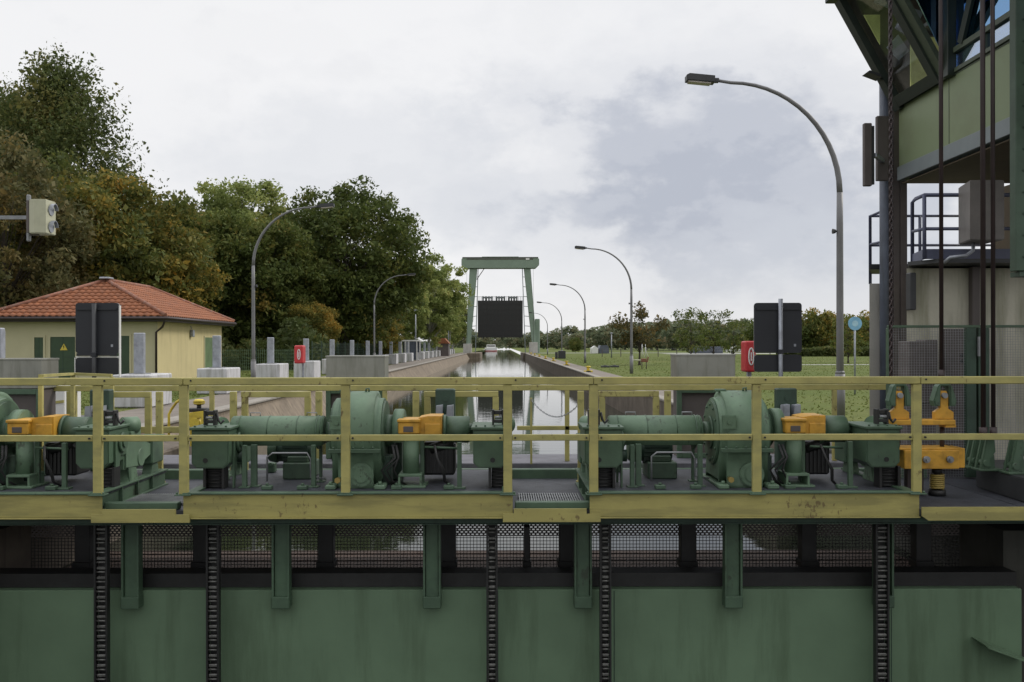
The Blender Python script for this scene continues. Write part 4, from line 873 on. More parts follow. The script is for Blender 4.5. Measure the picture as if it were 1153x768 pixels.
# glass shelter, red roofed hut, fence
Y = 100; t = thing('shelter', 'small pale glazed shelter on the left quay under the poplars', 'shelter', (XZ(462, Y), Y, 0)); x0, x1 = XZ(451.5, Y), XZ(473.5, Y)
b = MB(); b.box(x0, x1, Y, Y+1.6, 2.05, 2.2, .02); b.build('roof', 'white', t)
b = MB(); b.box(x0+.08, x1-.08, Y+1.45, Y+1.5, .1, 2.04); b.box(x0+.85, x1-.5, Y+.02, Y+.05, .1, 2.04); b.build('pane', 'column', t)
b = MB()
for xx in (x0, x0+.4, x0+.8, x1-.45, x1-.12): b.box(xx, xx+.1, Y-.02, Y+.1, 0, 2.05)
b.build('frame', 'white', t)
Y = 140; t = thing('red_roof_hut', 'tiny hut with a red roof at the foot of the poplars', 'hut', (XZ(498, Y), Y, 0)); x0, x1 = XZ(491, Y), XZ(506, Y)
b = MB(); b.box(x0+.15, x1-.15, Y, Y+3, 0, 1.9); b.build('wall', 'cabdark', t)
b = MB(); b.prism([(x0, 1.9), (x1, 1.9), (x1-.7, 2.7), (x0+.7, 2.7)], 'y', Y-.2, Y+3.2); b.build('roof', 'tile', t)
for px in (426, 438, 392, 400):
    pass
t = thing('mesh_fence', 'long green mesh fence behind the white quay blocks under the trees', 'fence', (-11.6, 100, 0))
b = MB(); y = 57.
while y < 186: b = MB(); b.box(-11.63, -11.57, y-.03, y+.03, 0, 1.9); b.build('post', 'greendark', t); y += 3
b = MB()
z = .1
while z < 1.85: b.box(-11.605, -11.595, 57, 186, z, z+.012); z += .2
y = 57.
while y < 186: b.box(-11.59, -11.58, y, y+.02, .05, 1.8); y += .25
b.build('wire', 'greendark', t)
t = thing('mesh_fence', 'green mesh fence running across behind the yellow building', 'fence', (-20, 57, 0))
b = MB(); x = -45.
while x < -11.6: b = MB(); b.box(x-.03, x+.03, 56.97, 57.03, 0, 1.5); b.build('post', 'greendark', t); x += 2.5
b = MB(); x = -45.
while x < -11.7: b.box(x, x+.02, 56.98, 57.0, .05, 1.4); x += .12
z = .1
while z < 1.45: b.box(-45, -11.65, 57.0, 57.01, z, z+.015); z += .2
b.build('wire', 'gate', t)
car(XZ(404, 118)-.6, 100, 'galv', 'small silver car glimpsed behind the quay posts under the big round tree', 3.2)

# ================================================================== YELLOW BUILDING
bx0, bx1, by0, by1, bh = -22.6, -15.5, 42.0, 51.6, 2.72
bd = thing('pump_house', 'low yellow rendered building with a red tiled hip roof', 'building', (-19, 47, 0))
b = MB(); b.box(bx0, bx1, by0, by1, 0, bh); b.build('wall', 'render', bd)
b = MB(); b.box(bx0-.005, bx1-.0, by0-.03, by0-.002, 0, bh-.03); b.build('front_render', 'renderpale', bd)
def door(px0, px1, y0, tx=True):
    Y = by0-.03; b = MB(); x0, x1 = XZ(px0, Y), XZ(px1, Y); zt_ = ZZ(y0, Y)
    b.box(x0, x1, Y-.02, Y-.003, 0.02, zt_); o = b.build('door', 'door', bd)
    b = MB(); b.box(x0-.09, x0-.002, Y-.045, Y-.003, 0.02, zt_+.09); b.box(x1+.002, x1+.09, Y-.045, Y-.003, .02, zt_+.09); b.box(x0-.001, x1+.001, Y-.045, Y-.003, zt_+.002, zt_+.09); b.build('frame', 'renderpale', o)
    b = MB(); b.box((x0+x1)/2-.01, (x0+x1)/2+.01, Y-.03, Y-.021, .02, zt_-.02)
    for z in (.6, 1.1, 1.5): b.box(x0+.1, x1-.1, Y-.024, Y-.0205, z, z+.02)
    b.build('panel_line', 'greendark', o)
    return o, x0, x1, zt_, Y
door(39, 49, 379); o, x0, x1, zt_, Y = door(57, 85, 378.5); door(124, 146, 377.5)
b = MB(); xm = (x0+x1)/2+.05; zc = 1.55; b.prism([(xm-.17, zc-.13), (xm+.17, zc-.13), (xm, zc+.17)], 'y', Y-.04, Y-.033); b.build('warning_sign', 'brightyellow', o)
b = MB(); b.prism([(xm-.01, zc+.08), (xm-.04, zc-.0), (xm-.005, zc-.0), (xm-.02, zc-.09), (xm+.035, zc+.025), (xm+.005, zc+.025), (xm+.03, zc+.08)], 'y', Y-.044, Y-.041); b.build('warning_mark', 'black', o)
b = MB(); b.box(bx1+.002, bx1+.03, by1-3.0, by1-1.6, .02, 2.05); o = b.build('door', mat('pale_green_door', (.10, .16, .07), .6), bd)
b = MB(); b.box(bx1+.001, bx1+.04, by1-3.1, by1-3.0, .02, 2.13); b.box(bx1+.001, bx1+.04, by1-1.6, by1-1.5, .02, 2.13); b.build('frame', 'renderpale', o)
b = MB(); b.box(bx1+.02, bx1+.18, by1-5.3, by1-5.05, 2.05, 2.4, .02); b.bar((bx1+.1, by1-5.2, 2.4), (bx1+.02, by1-5.2, 2.6), .03, .03); b.build('wall_lamp', 'galv', bd)
# eaves, gutter, tiles
ov = .55; ex0, ex1, ey0, ey1 = bx0-ov, bx1+ov, by0-ov, by1+ov; ez = bh+.05
b = MB(); b.box(ex0, ex1, ey0, ey1, bh-.02, bh+.18); b.build('eaves', 'fascia', bd)
b = MB(); b.tube([(ex0, ey0-.06, bh+.12), (ex1+.06, ey0-.06, bh+.12), (ex1+.06, ey1, bh+.12)], .075, 8); b.tube([(bx1+.5, ey0+.1, bh+.05), (bx1+.3, by0-.2, bh-.25), (bx1-.02, by0-.13, bh-.5), (bx1-.02, by0-.13, .1)], .05, 8); b.build('gutter', 'rod', bd)
xr = (ex0+ex1)/2; hp = (ex1-ex0)/2; zr = 4.72
ridge0, ridge1 = Vector((xr, ey0+hp*.86, zr)), Vector((xr, ey1-hp*.42, zr))
zE = bh+.19
def tiled(a, b_, tl, tr):
    """slope between eave a-b_ and top tl-tr, with pantile waves across and steps up the slope"""
    a, b_, tl, tr = map(Vector, (a, b_, tl, tr)); L_ = (b_-a).length; u = (b_-a)/L_
    nrm = u.cross(((tl+tr)/2-a)).normalized()
    if nrm.z < 0: nrm = -nrm
    H = (tl-a)-u*((tl-a).dot(u)); Hl = H.length; up_ = H/Hl
    lt = (tl-a).dot(u); rt = (tr-a).dot(u)
    bm = bmesh.new(); tw, th = .30, .36; rows = int(Hl/th); sub = 4
    for r_ in range(rows+1):
        v0, v1 = r_*th, min((r_+1)*th, Hl)
        if v1-v0 < .02: continue
        vm = (v0+v1)/2
        L0, R0 = lt*v0/Hl, L_-(L_-rt)*v0/Hl; L1, R1 = lt*v1/Hl, L_-(L_-rt)*v1/Hl
        nC = max(1, int((R0-L0)/tw*sub)); prev = None
        for i in range(nC+1):
            t_ = L0+(R0-L0)*i/nC; ph = t_/tw*2*math.pi; h = .028*math.sin(ph)+.028
            tb = min(max(t_, L1), R1)
            p0 = a+u*t_+up_*v0+nrm*(h+.032); p1 = a+u*tb+up_*v1+nrm*h; p2 = a+u*t_+up_*v0+nrm*(h+.0)
            q = [bm.verts.new(p) for p in (p2, p0, p1)]
            if prev:
                for k_ in (0, 1):
                    try: f = bm.faces.new((prev[k_], q[k_], q[k_+1], prev[k_+1])); f.smooth = k_ == 1
                    except Exception: pass
            prev = q
    bmesh.ops.recalc_face_normals(bm, faces=bm.faces)
    return bm
E = [Vector((ex0, ey0, zE)), Vector((ex1, ey0, zE)), Vector((ex1, ey1, zE)), Vector((ex0, ey1, zE))]
b = MB()
b.quad(E[0], E[1], ridge0-Vector((0, 0, .02))) if False else None
for args in ((E[0], E[1], ridge0, ridge0), (E[1], E[2], ridge0, ridge1), (E[2], E[3], ridge1, ridge1), (E[3], E[0], ridge1, ridge0)): b.merge(tiled(*args))
rf = b.build('roof', 'tile', bd)
b = MB()
lift = Vector((0, 0, .07))
for p, q in ((E[0], ridge0), (E[1], ridge0), (E[2], ridge1), (E[3], ridge1), (ridge0, ridge1)): b.tube([p+lift, q+lift], .09, 8)
ridge_m = mat('ridge_tile', (.26, .11, .07), .8, dirt=(.3, .27, .24), dirt_amt=.6); b.build('ridge', ridge_m, rf)
b = MB(); b.box(xr-.25, xr+.25, ridge0.y-.3, ridge0.y+.25, zr+.1, zr+.2, .03); b.build('ridge_cap', 'galv', rf)

# ================================================================== SIGNAL HEAD AT LEFT
Y = 12.0
t = thing('traffic_signal', 'pale cream ship signal seen from the side, reaching in from the left edge', 'traffic signal', (XZ(-20, Y), Y, .03))
b = MB(); b.cyl((XZ(-20, Y), Y, 0.0), (XZ(-20, Y), Y, 3.9), .06, n=14); b.build('pole', 'galv', t)
b = MB(); b.box(XZ(-20, Y), XZ(31, Y), Y-.02, Y+.02, ZZ(246, Y), ZZ(242, Y)); b.box(XZ(31, Y), XZ(34.5, Y), Y-.03, Y+.03, ZZ(271, Y), ZZ(218.5, Y), .01); b.build('bracket_arm', 'steel', t)
b = MB(); zt_, zb_ = ZZ(225, Y), ZZ(263, Y)
b.prism([(XZ(38.5, Y), Y-.12), (XZ(45, Y), Y-.15), (XZ(57.5, Y), Y-.13), (XZ(57.5, Y), Y+.13), (XZ(38.5, Y), Y+.13)], 'z', zb_, zt_, .008); hd = b.build('signal_housing', 'cream', t)
b = MB(); b.box(XZ(35, Y), XZ(38, Y), Y-.12, Y+.13, zb_+.01, zt_-.01, .005); b.box(XZ(33, Y), XZ(44, Y), Y-.02, Y+.02, zt_+.002, zt_+.015); b.box(XZ(33, Y), XZ(44, Y), Y-.02, Y+.02, zb_-.015, zb_-.002); b.build('back_plate', 'cabdark', hd)
for py in (236, 255):
    z = ZZ(py, Y); b = MB(); b.cyl((XZ(57.6, Y), Y, z), (XZ(58.4, Y), Y, z), .07, n=20); b.prism([(Y+.075*math.cos(R(a)), z+.085*math.sin(R(a))) for a in range(0, 181, 15)]+[(Y+.066*math.cos(R(a)), z+.076*math.sin(R(a))) for a in range(180, -1, -15)], 'x', XZ(59, Y), XZ(63, Y)); b.build('lamp_hood', 'galv', hd)

# ================================================================== CONTROL TOWER (right)
PX = 5.5
tw = thing('control_tower', 'concrete control tower with an overhanging olive cabin and slanted windows', 'tower', (6.5, 12, 0))
WY = 11.5
b = MB()
b.prism([(XZ(1021, WY), WY), (12, WY), (12, 15.4), (XZ(1022, 15), 15)], 'z', .053, ZZ(303, WY)); b.build('base_wall', 'conc', tw)
b = MB(); b.prism([(XZ(979, 13.2), 13.2), (XZ(1024, 13.2), 13.2), (XZ(1024, 13.6), 13.6), (XZ(979, 13.6), 13.6)], 'z', .031, ZZ(320, 13.2)); b.build('stair_wall', 'conclight', tw)
b = MB(); x0 = XZ(1092, WY-.03); b.box(x0, x0+.09, WY-.10, WY-.001, .053, ZZ(302, WY)); b.build('pilaster', 'cabdark', tw)
b = MB(); b.box(XZ(1122, WY), XZ(1160, WY), WY-.08, WY-.003, .9, ZZ(330, WY)); 
b.bm.free()
# platform slab and railing
sl_ = thing('tower_balcony', 'dark steel balcony with blue grey railings halfway up the control tower', 'balcony', (5.6, 12, 2.5))
zs = ZZ(301, WY)
b = MB(); b.prism([(XZ(979, 13.2), 13.2), (XZ(1030, 13.2), 13.2), (XZ(1030, 14), 14.1), (XZ(979, 14.1), 14.1)], 'z', ZZ(304, 13.2), ZZ(298, 13.2), .01); b.prism([(XZ(1022, 11.4), 11.4), (XZ(1042, 10.9)+.2, 11.0), (7.5, 11.0), (7.5, 13.5), (XZ(1024, 13.5), 13.5)], 'z', zs+.003, zs+.05); b.build('floor_slab', 'lamphead', sl_)
def railrun(pts, zbase, hts, r_=.016, posts=None):
    b = MB()
    for h in hts: b.tube([(p[0], p[1], zbase+h) for p in pts], r_, 8)
    for p in pts: b.cyl((p[0], p[1], zbase), (p[0], p[1], zbase+max(hts)), r_, n=8)
    for a_, c_ in zip(pts[:-1], pts[1:]): b.bar((a_[0], a_[1], zbase+.06), (c_[0], c_[1], zbase+.06), .012, .10)
    return b
b = railrun([(XZ(1027.5, 11.45), 11.45), (XZ(1041, 11.1), 11.1), (7.0, 11.1)], zs+.05, (.26*1.4, .72, .0+.74)); 
b.bm.free()
z0_ = zs+.05; 
def PZ(py, Y): return ZZ(py, Y)
b = MB(); Ya, Yb = 11.7, 11.05
xa, xb = XZ(1027.5, Ya), XZ(1041, Yb)
b.tube([(xa, Ya, z0_), (xa, Ya, PZ(229, Ya)), (xa+.02, Ya-.05, PZ(225.5, Ya)), (xb, Yb, PZ(220.5, Yb)), (6.6, Yb, PZ(220.5, Yb))], .024, 8)
b.tube([(xa, Ya, PZ(261.5, Ya)), (xb, Yb, PZ(258.5, Yb)), (6.6, Yb, PZ(258.5, Yb))], .02, 8); b.cyl((xb, Yb, z0_), (xb, Yb, PZ(220.5, Yb)), .024, n=8)
b.bar((xa, Ya, z0_+.06), (xb, Yb, z0_+.06), .012, .12); b.bar((xb, Yb, z0_+.06), (6.6, Yb, z0_+.06), .012, .12); b.build('front_railing', 'rail', sl_)
b = MB(); Yc = 13.2; xc = XZ(980, 14.0); zc0 = zs-.05
b.tube([(xc, 14.0, zc0), (xc, 14.0, PZ(244, 14.0)), (XZ(998, 13.25), 13.25, PZ(237, 13.25))], .024, 8); b.tube([(xc, 14.0, PZ(276, 14.0)), (XZ(998, 13.25), 13.25, PZ(272, 13.25))], .02, 8)
for py in (244, 277): b.tube([(xc, 14.0, PZ(py, 14.0)), (7.5, 14.0, PZ(py, 14.0))], .02, 8)
b.cyl((XZ(1036, 14), 14.0, zc0), (XZ(1036, 14), 14.0, PZ(244, 14)), .024, n=8); b.build('rear_railing', 'rail', sl_)
# steel column + conduit
b = MB(); Y = 13.0; x0, x1 = XZ(993, Y), XZ(1006, Y); b.cyl(((x0+x1)/2, Y+.06, .032), ((x0+x1)/2, Y+.06, 5.6), .082, n=20); b.build('round_column', 'column', tw)
b = MB(); b.box(XZ(1006.5, Y), XZ(1013.5, Y), Y, Y+.05, .032, 5.0, .005); b.box(XZ(1014, Y), XZ(1021, Y), Y-.02, Y+.05, .032, 4.9); b.build('box_column', 'cabdark', tw)
# cabin
cab = thing('control_cabin', 'olive panelled control cabin overhanging at the upper right corner', 'control cabin', (7, 11.5, 4.0)); ROOT[cab.name] = Vector((7, 11.5, 4.0))
z0c, z1c = 4.04, 4.89; YN, YF = 8.9, 12.9
b = MB(); b.box(PX, PX+.08, YN, YF, z0c+.02, z1c); b.box(PX+.08, 11, YF-.08, YF, z0c+.02, z1c); b.box(PX+.08, 11, YN, YN+.08, z0c+.02, z1c); b.build('wall_panel', 'panel', cab)
b = MB(); b.box(PX-.02, 11, YN-.02, YF+.02, z0c-.17, z0c+.018, .005); b.box(PX+.1, 11, YN, YF-.1, z0c-.2, z0c-.172); b.build('floor_edge', 'trim', cab)
b = MB(); b.box(PX+.03, 11, YN+.02, YF-.03, z0c-.215, z0c-.202); b.build('soffit', 'soffit', cab)
b = MB()
for yy in (10.0, 11.45): b.box(PX-.004, PX-.0005, yy, yy+.012, z0c+.03, z1c-.01)
b.box(PX-.006, PX-.001, YN, YF, z1c-.02, z1c-.004); b.build('joint_line', 'framegreen', cab)
zt = 6.36; topX = 4.69; bayY = 11.55
def slant(t, out=0): return Vector((PX+(topX-PX)*t-out, 0, z1c+(zt-z1c)*t))
def member(y0, y1, t0, t1, dep, name, m):
    # beam lying in the slanted plane between t0..t1 and y0..y1
    nrm = Vector((-(zt-z1c), 0, -(PX-topX))).normalized()
    A, B_ = slant(t0), slant(t1); b = MB(); bb = bmesh.new()
    vs = []
    for dp in (0, dep):
        for p, y in ((A, y0), (A, y1), (B_, y1), (B_, y0)): vs.append(bb.verts.new(Vector((p.x, y, p.z))+nrm*dp))
    for q in ((0, 1, 2, 3), (7, 6, 5, 4), (0, 4, 5, 1), (1, 5, 6, 2), (2, 6, 7, 3), (3, 7, 4, 0)): bb.faces.new([vs[i] for i in q])
    bmesh.ops.recalc_face_normals(bb, faces=bb.faces); b.merge(bb); return b.build(name, m, cab)
bay = member(YF-.17, YF+.0, -.02, 1, .09, 'window_frame', 'frame')
member(bayY, bayY+.16, 0.0, 1, .09, 'window_frame', 'frame')
member(bayY-.16, bayY-.002, -.0, 1, .06, 'window_frame', 'framegreen')
member(bayY+.162, YF-.172, -.0, .09, .088, 'window_frame', 'frame')
member(bayY+.165, YF-.175, .093, .96, -.015, 'slanted_pane', 'glass')
b = MB(); b.prism([(PX+.02, z1c+.15), (PX+.02, zt), (topX+.2, zt)], 'y', bayY-.05, bayY-.03); b.build('end_pane', 'bluglass', cab)
b = MB(); b.box(PX-.10, PX+.06, 11.28, 11.42, z1c-.03, zt, .005); b.build('corner_post', 'frame', cab)
ft = MB(); ft.box(PX-.03, PX+.03, YN, 11.27, z1c+.003, z1c+.05); ft.box(PX-.04, PX+.03, YN, 11.27, z1c+.235, z1c+.30)
for yy in (9.9, 10.55): ft.box(PX-.035, PX+.03, yy, yy+.05, z1c+.05, z1c+.234)
fr = ft.build('window_frame', 'framegreen', cab)
b = MB(); b.box(PX, PX+.01, YN, 11.27, z1c+.052, z1c+.233); b.build('lower_pane', 'skyglass', cab)
b = MB(); b.box(PX, PX+.01, YN, 11.27, z1c+.302, zt); b.build('upper_pane', 'bluglass', cab)
b = MB(); b.bar((PX-.03, 11.1, z1c+.30), (PX-.03, 10.45, zt), .04, .12); b.build('window_brace', 'frame', cab)
b = MB(); b.box(topX-.17, 11, YN, YF+.12, zt, zt+.14, .01); b.box(topX-.05, 11, YN, YF, zt+.14, zt+.5); b.build('roof', 'frame', cab)
# interior: floor, desk, blinds, back wall
b = MB(); b.box(PX+.1, 11, YN+.1, YF-.1, z1c-.05, z1c-.0); b.box(8.2, 8.3, YN+.1, YF-.1, z1c, z1c+.35); b.box(PX+.3, 8.2, YF-.14, YF-.1, z1c, z1c+.6); b.prism([(PX+.06, z1c+.02), (8.2, z1c+.02), (8.2, zt-.01), (topX+.05, zt-.01)], 'y', YF-.06, YF-.03); b.build('room', 'blinddark', cab)
b = MB(); b.box(5.40, 6.0, 12.3, 12.32, 4.97, 5.66); b.build('blind', 'blind', cab)
b = MB(); b.prism([(4.90, 6.06), (5.12, 6.06), (5.12, 5.66)], 'y', 12.6, 12.62); b.build('blind', 'blind', cab)
b = MB(); b.prism([(5.12, 5.55), (5.27, 5.72), (5.42, 5.50), (5.28, 5.38)], 'y', 12.38, 12.40); b.box(PX+.02, PX+.6, 12.1, 12.5, z1c+.85, z1c+.9); b.build('desk', 'galv', cab)
b = MB(); b.bar((4.98, 12.4, 6.2), (5.5, 12.2, 5.9), .05, .10); b.build('monitor_arm', 'trim', cab)
b = MB(); b.box(5.55, 6.2, 11.2, 11.24, z1c+.05, z1c+.65); b.build('blind', 'blind', cab)
# support under the cabin
b = MB(); b.box(7.05, 9.5, 11.9, 13.4, zs+.05, z0c-.22); b.build('cabin_support', 'soffit', tw)
# grey box, green guide column
b = MB(); Y = 10.6; x0 = XZ(1080, Y); b.prism([(XZ(1092.5, 10.5), 10.5), (XZ(1106, 10.5)+.25, 10.5), (XZ(1106, 10.5)+.25, 11.0), (XZ(1079.5, 11.0), 11.0)], 'z', ZZ(273.5, 10.7), ZZ(207, 10.7), .01)
tag(b.build('equipment_box', mat('taupe_cabinet', (.17, .155, .145), .5), None, (x0, Y, 2.8)), 'grey equipment box fixed under the olive cabin beside the balcony', 'equipment box')
b = MB(); b.tube([at(1096, 274, 10.75), at(1096, 283, 10.75), at(1088, 289, 10.75), at(1070, 291, 10.75), at(1064, 296, 10.9)], .022, 8); tag(b.build('conduit', 'galv'), 'bent grey conduit below the grey equipment box', 'pipe')
gc_ = thing('guide_column', 'dark green steel guide column cut off by the right edge of the photo', 'column', (5.3, 9.5, 2.4))
b = MB(); Y = 9.5; xa = XZ(1137, 9.62); b.box(xa, xa+.12, Y, Y+.12, ZZ(306, Y), 7, .006); b.box(xa+.125, xa+.4, Y+.05, Y+.3, ZZ(296, Y), 7, .006); b.box(xa+.05, xa+.25, Y+.02, Y+.2, ZZ(312, Y), ZZ(306.5, Y)); b.build('column_shaft', mat('deep_green', (.05, .085, .055), .55, dirt=(.03, .045, .03)), gc_)
b = MB(); z = ZZ(290, Y)
while z < 6: b.cyl((xa+.08, Y-.012, z), (xa+.08, Y, z), .012, n=6); z += .22
b.build('bolt', 'greendark', gc_)
tag(gc_, kind=None)
# side signal boxes, small floodlight
for (a_, b2, y0, y1, Y, lb) in ((973.5, 982.5, 139, 210, 12.3, 'narrow dark signal board seen edge on, left one of the pair beside the tower'), (988, 1001, 131, 204, 12.75, 'narrow brown signal board seen edge on, right one of the pair, against the tower column')):
    t = thing('signal_board', lb, 'signal board', (XZ(a_, Y), Y, ZZ(y1, Y)), 'signal boards on the tower'); 
    b = MB(); b.box(XZ(a_, Y), XZ(b2, Y), Y, Y+.07, ZZ(y1, Y), ZZ(y0, Y), .01); b.build('board_case', 'cabdark', t)
    b = MB(); b.box(XZ(b2, Y)+.003, XZ(b2+3.2, Y), Y+.02, Y+.06, ZZ(y1-2, Y), ZZ(y0+3, Y)); b.build('rear_plate', 'lamphead', t)
    b = MB(); zz = ZZ((y0+y1)/2, Y); b.bar((XZ(b2, Y)+.05, Y+.04, zz), (XZ(999, 12.98), 12.98, zz), .05, .05) if a_ < 980 else b.bar((XZ(b2, Y), Y+.04, zz), (XZ(1003, 12.98), 12.98, zz), .05, .05); b.build('bracket', 'galv', t)
b = MB(); Y = 12.7; b.prism([(XZ(974, Y), ZZ(84, Y)), (XZ(977, Y), ZZ(82, Y)), (XZ(990, Y), ZZ(86.5, Y)), (XZ(990, Y), ZZ(90, Y))], 'y', Y-.1, Y+.1, .005); b.bar(at(989, 88, Y), at(1000, 92, 13.0), .05, .05); tag(b.build('floodlight', 'lamphead', None, at(980, 86, Y)), 'small dark floodlight sticking out above the signal boards', 'floodlight')
# mesh gate / fence before the tower wall
FY = 10.75
mf = thing('mesh_gate', 'green framed wire mesh fence and gate in front of the tower wall', 'fence', (XZ(1060, FY), FY, DZ))
zt_ = ZZ(367, FY); zb_ = DZ+.02
b = MB(); b.box(XZ(1000, FY), 7.4, FY, FY+.04, zt_-.03, zt_, .003); b.build('top_rail', 'green', mf)
for p0_, p1_ in ((1000, 1003), (1088, 1099), (1101.5, 1113.5)):
    b = MB(); b.box(XZ(p0_, FY), XZ(p1_, FY), FY-.01, FY+.07, zb_, zt_-.032+.0, .004); b.build('post', 'greendark' if p0_ > 1080 else 'green', mf)
b = MB(); b.box(XZ(1099.3, FY), XZ(1101.3, FY), FY-.05, FY-.02, ZZ(402, FY), ZZ(380, FY)); b.build('latch', 'steel', mf)
b = MB(); x = XZ(1003.5, FY)
while x < 7.3:
    if not (XZ(1087, FY) < x < XZ(1114, FY)): thin(b.bm, x, x+.003, FY+.015, FY+.018, zb_, zt_-.03)
    x += .030
z = zb_
while z < zt_-.03:
    thin(b.bm, XZ(1003.5, FY), XZ(1087.7, FY), FY+.010, FY+.0135, z, z+.003); thin(b.bm, XZ(1114, FY), 7.3, FY+.010, FY+.0135, z, z+.003); z += .030
b.build('wire', 'steel', mf)
# cabinets behind the mesh
b = MB(); Y = 11.1; b.box(XZ(1023.5, Y), XZ(1043, Y), Y, Y+.3, .9, ZZ(385, Y), .008); b.box(XZ(1043.3, Y), XZ(1057, Y), Y+.02, Y+.3, .9, ZZ(383.5, Y), .008); b.box(XZ(1024, Y), XZ(1056, Y), Y+.05, Y+.25, .056, .9); tag(b.build('switch_cabinet', 'cabdark', None, (XZ(1040, Y), Y, .05)), 'pair of brown grey switch cabinets behind the mesh at the tower foot', 'cabinet')
b = MB(); Y = 11.38; b.box(XZ(1064, Y), XZ(1087.5, Y), Y, Y+.11, .06, ZZ(371, Y), .006); td = b.build('door', 'cabdark', tw)
b = MB(); b.cyl((XZ(1083, Y), Y-.02, ZZ(401, Y)), (XZ(1083, Y), Y, ZZ(401, Y)), .025); b.cyl((XZ(1083, Y), Y-.02, ZZ(407.5, Y)), (XZ(1083, Y), Y, ZZ(407.5, Y)), .025); b.build('handle', 'black', td)
b = MB(); b.box(XZ(1023, 11.4), XZ(1030, 11.4), 11.35, 11.48, ZZ(350, 11.4), ZZ(308, 11.4), .01); b.build('wall_box', 'lamphead', tw)
# ropes / rods
RZT = 9.0
for px, Y, wpx, y1, nm, lb in ((1003.5, 9.75, 4.2, 430, 'chain', 'thick dark link chain beside the tower column, leftmost of the hanging lines'), (1060, 9.75, 4.6, 430, 'rod', 'single dark hoist rod passing in front of the tower, between the chain and the pair'), (1107, 9.6, 5.5, 495, 'rod', 'left rod of the close pair of dark hoist rods'), (1118.3, 9.6, 4.8, 495, 'rod', 'right rod of the close pair of dark hoist rods')):
    x = XZ(px, Y); b = MB(); z0 = ZZ(y1, Y)
    if nm == 'rod': b.cyl((x, Y, z0), (x, Y, RZT), wpx/2/F*Y, n=14); b.cyl((x, Y, z0), (x, Y, z0+.12), wpx*.8/F*Y, n=14)
    else:
        z = z0; i = 0
        while z < RZT:
            dx, dy = (.015, 0) if i % 2 else (0, .015)
            b.tube([(x+dx*math.sin(a), Y+dy*math.sin(a), z+.03+.028*math.cos(a)) for a in [2*math.pi*j/10 for j in range(10)]], .008, 6, closed=True); z += .044; i += 1
        b.cyl((x, Y+.03, z0), (x, Y+.03, RZT), .013, n=8)
    tag(b.build('hoist_'+('rod' if nm == 'rod' else 'chain'), 'rod', None, (x, Y, z0)), lb, nm if nm == 'rod' else 'chain', 'hanging hoist lines')
# orange rope clamp assembly
oc = thing('rope_clamp', 'orange counterweight clamp with two lugs and striped springs at the right', 'rope clamp', (XZ(1045, 9.6), 9.7, DZ))
Y = 9.6
for px in (1012.5, 1062.5):
    b = MB(); x = XZ(px, Y); zc = ZZ(447, Y)
    for s in (-1, 1):
        b.prism([(x+s*.035, ZZ(431, Y)), (x+s*.075, ZZ(436, Y)), (x+s*.12, ZZ(452, Y)), (x+s*.105, ZZ(458, Y)), (x+s*.05, ZZ(458, Y)), (x+s*.045, ZZ(440, Y))], 'y', Y-.04, Y+.08, .012)
    b.box(x-.05, x+.05, Y-.03, Y+.07, ZZ(436, Y), ZZ(429, Y), .012); b.build('shackle', 'green', oc)
    b = MB(); b.prism([(x-.045, ZZ(441, Y)), (x+.025, ZZ(441, Y)), (x+.045, ZZ(446, Y)), (x+.045, ZZ(461, Y)), (x+.10, ZZ(465, Y)), (x+.10, ZZ(473, Y)), (x-.10, ZZ(473, Y)), (x-.10, ZZ(465, Y)), (x-.04, ZZ(460, Y))], 'y', Y-.01, Y+.05, .006); b.build('lug', 'orange', oc)
    b = MB(); b.cyl((x-.005, Y-.05, ZZ(446, Y)), (x-.005, Y+.1, ZZ(446, Y)), .028, n=16); b.build('pin', 'steel', oc)
b = MB(); b.box(XZ(1004, Y), XZ(1073, Y), Y-.06, Y+.12, ZZ(479, Y), ZZ(473.2, Y), .006); b.box(XZ(1062, Y), XZ(1074, Y), Y-.05, Y+.1, ZZ(482, Y), ZZ(479, Y), .004); b.build('yoke_bar', 'orange', oc)
b = MB(); Y2 = 9.45; b.box(XZ(1018, Y2), XZ(1080, Y2), Y2, Y2+.3, ZZ(529, Y2), ZZ(508, Y2), .006); b.box(XZ(1013, Y2), XZ(1084, Y2), Y2+.02, Y2+.34, ZZ(508, Y2)+.001, ZZ(506, Y2), .003); b.box(XZ(1080, Y2)+.002, XZ(1087.5, Y2), Y2+.02, Y2+.3, ZZ(528, Y2), ZZ(506, Y2), .004); bxo = b.build('spring_box', 'orange', oc)
for px in (1042, 1068.5):
    b = MB(); b.cyl((XZ(px, Y2), Y2-.04, ZZ(518, Y2)), (XZ(px, Y2), Y2, ZZ(518, Y2)), .034, n=20, bev=.005); b.cyl((XZ(px, Y2), Y2-.06, ZZ(518, Y2)), (XZ(px, Y2), Y2-.04, ZZ(518, Y2)), .018, n=6); b.build('bolt', 'steel', bxo)
for px, m_ in ((1062, 'spring'), (1012, 'spring')):
    x = XZ(px, Y2); yy = Y2+.14; zlo, zhi = DZ+.01, ZZ(530, Y2); n = 90
    zlo = .12
    b = MB(); b.tube([(x+.065*math.cos(i*.5), yy+.065*math.sin(i*.5), zlo+(zhi-.06-zlo)*i/n) for i in range(n+1)], .010, 6); b.build('spring', m_, oc)
    b = MB(); b.cyl((x, yy, zlo-.06), (x, yy, zhi), .035, n=16); b.cyl((x, yy, zhi-.05), (x, yy, zhi-.002), .05, n=16); b.cyl((x, yy, zlo-.067), (x, yy, zlo-.01), .085, n=20); b.build('spindle', 'black', oc)
b = MB()
for px in (1030, 1041): b.box(XZ(px, 9.5)-.035, XZ(px, 9.5)+.035, 9.6, 9.68, DZ+.004, ZZ(529, 9.5)-.002, .004)
b.build('stanchion', 'rod', oc)
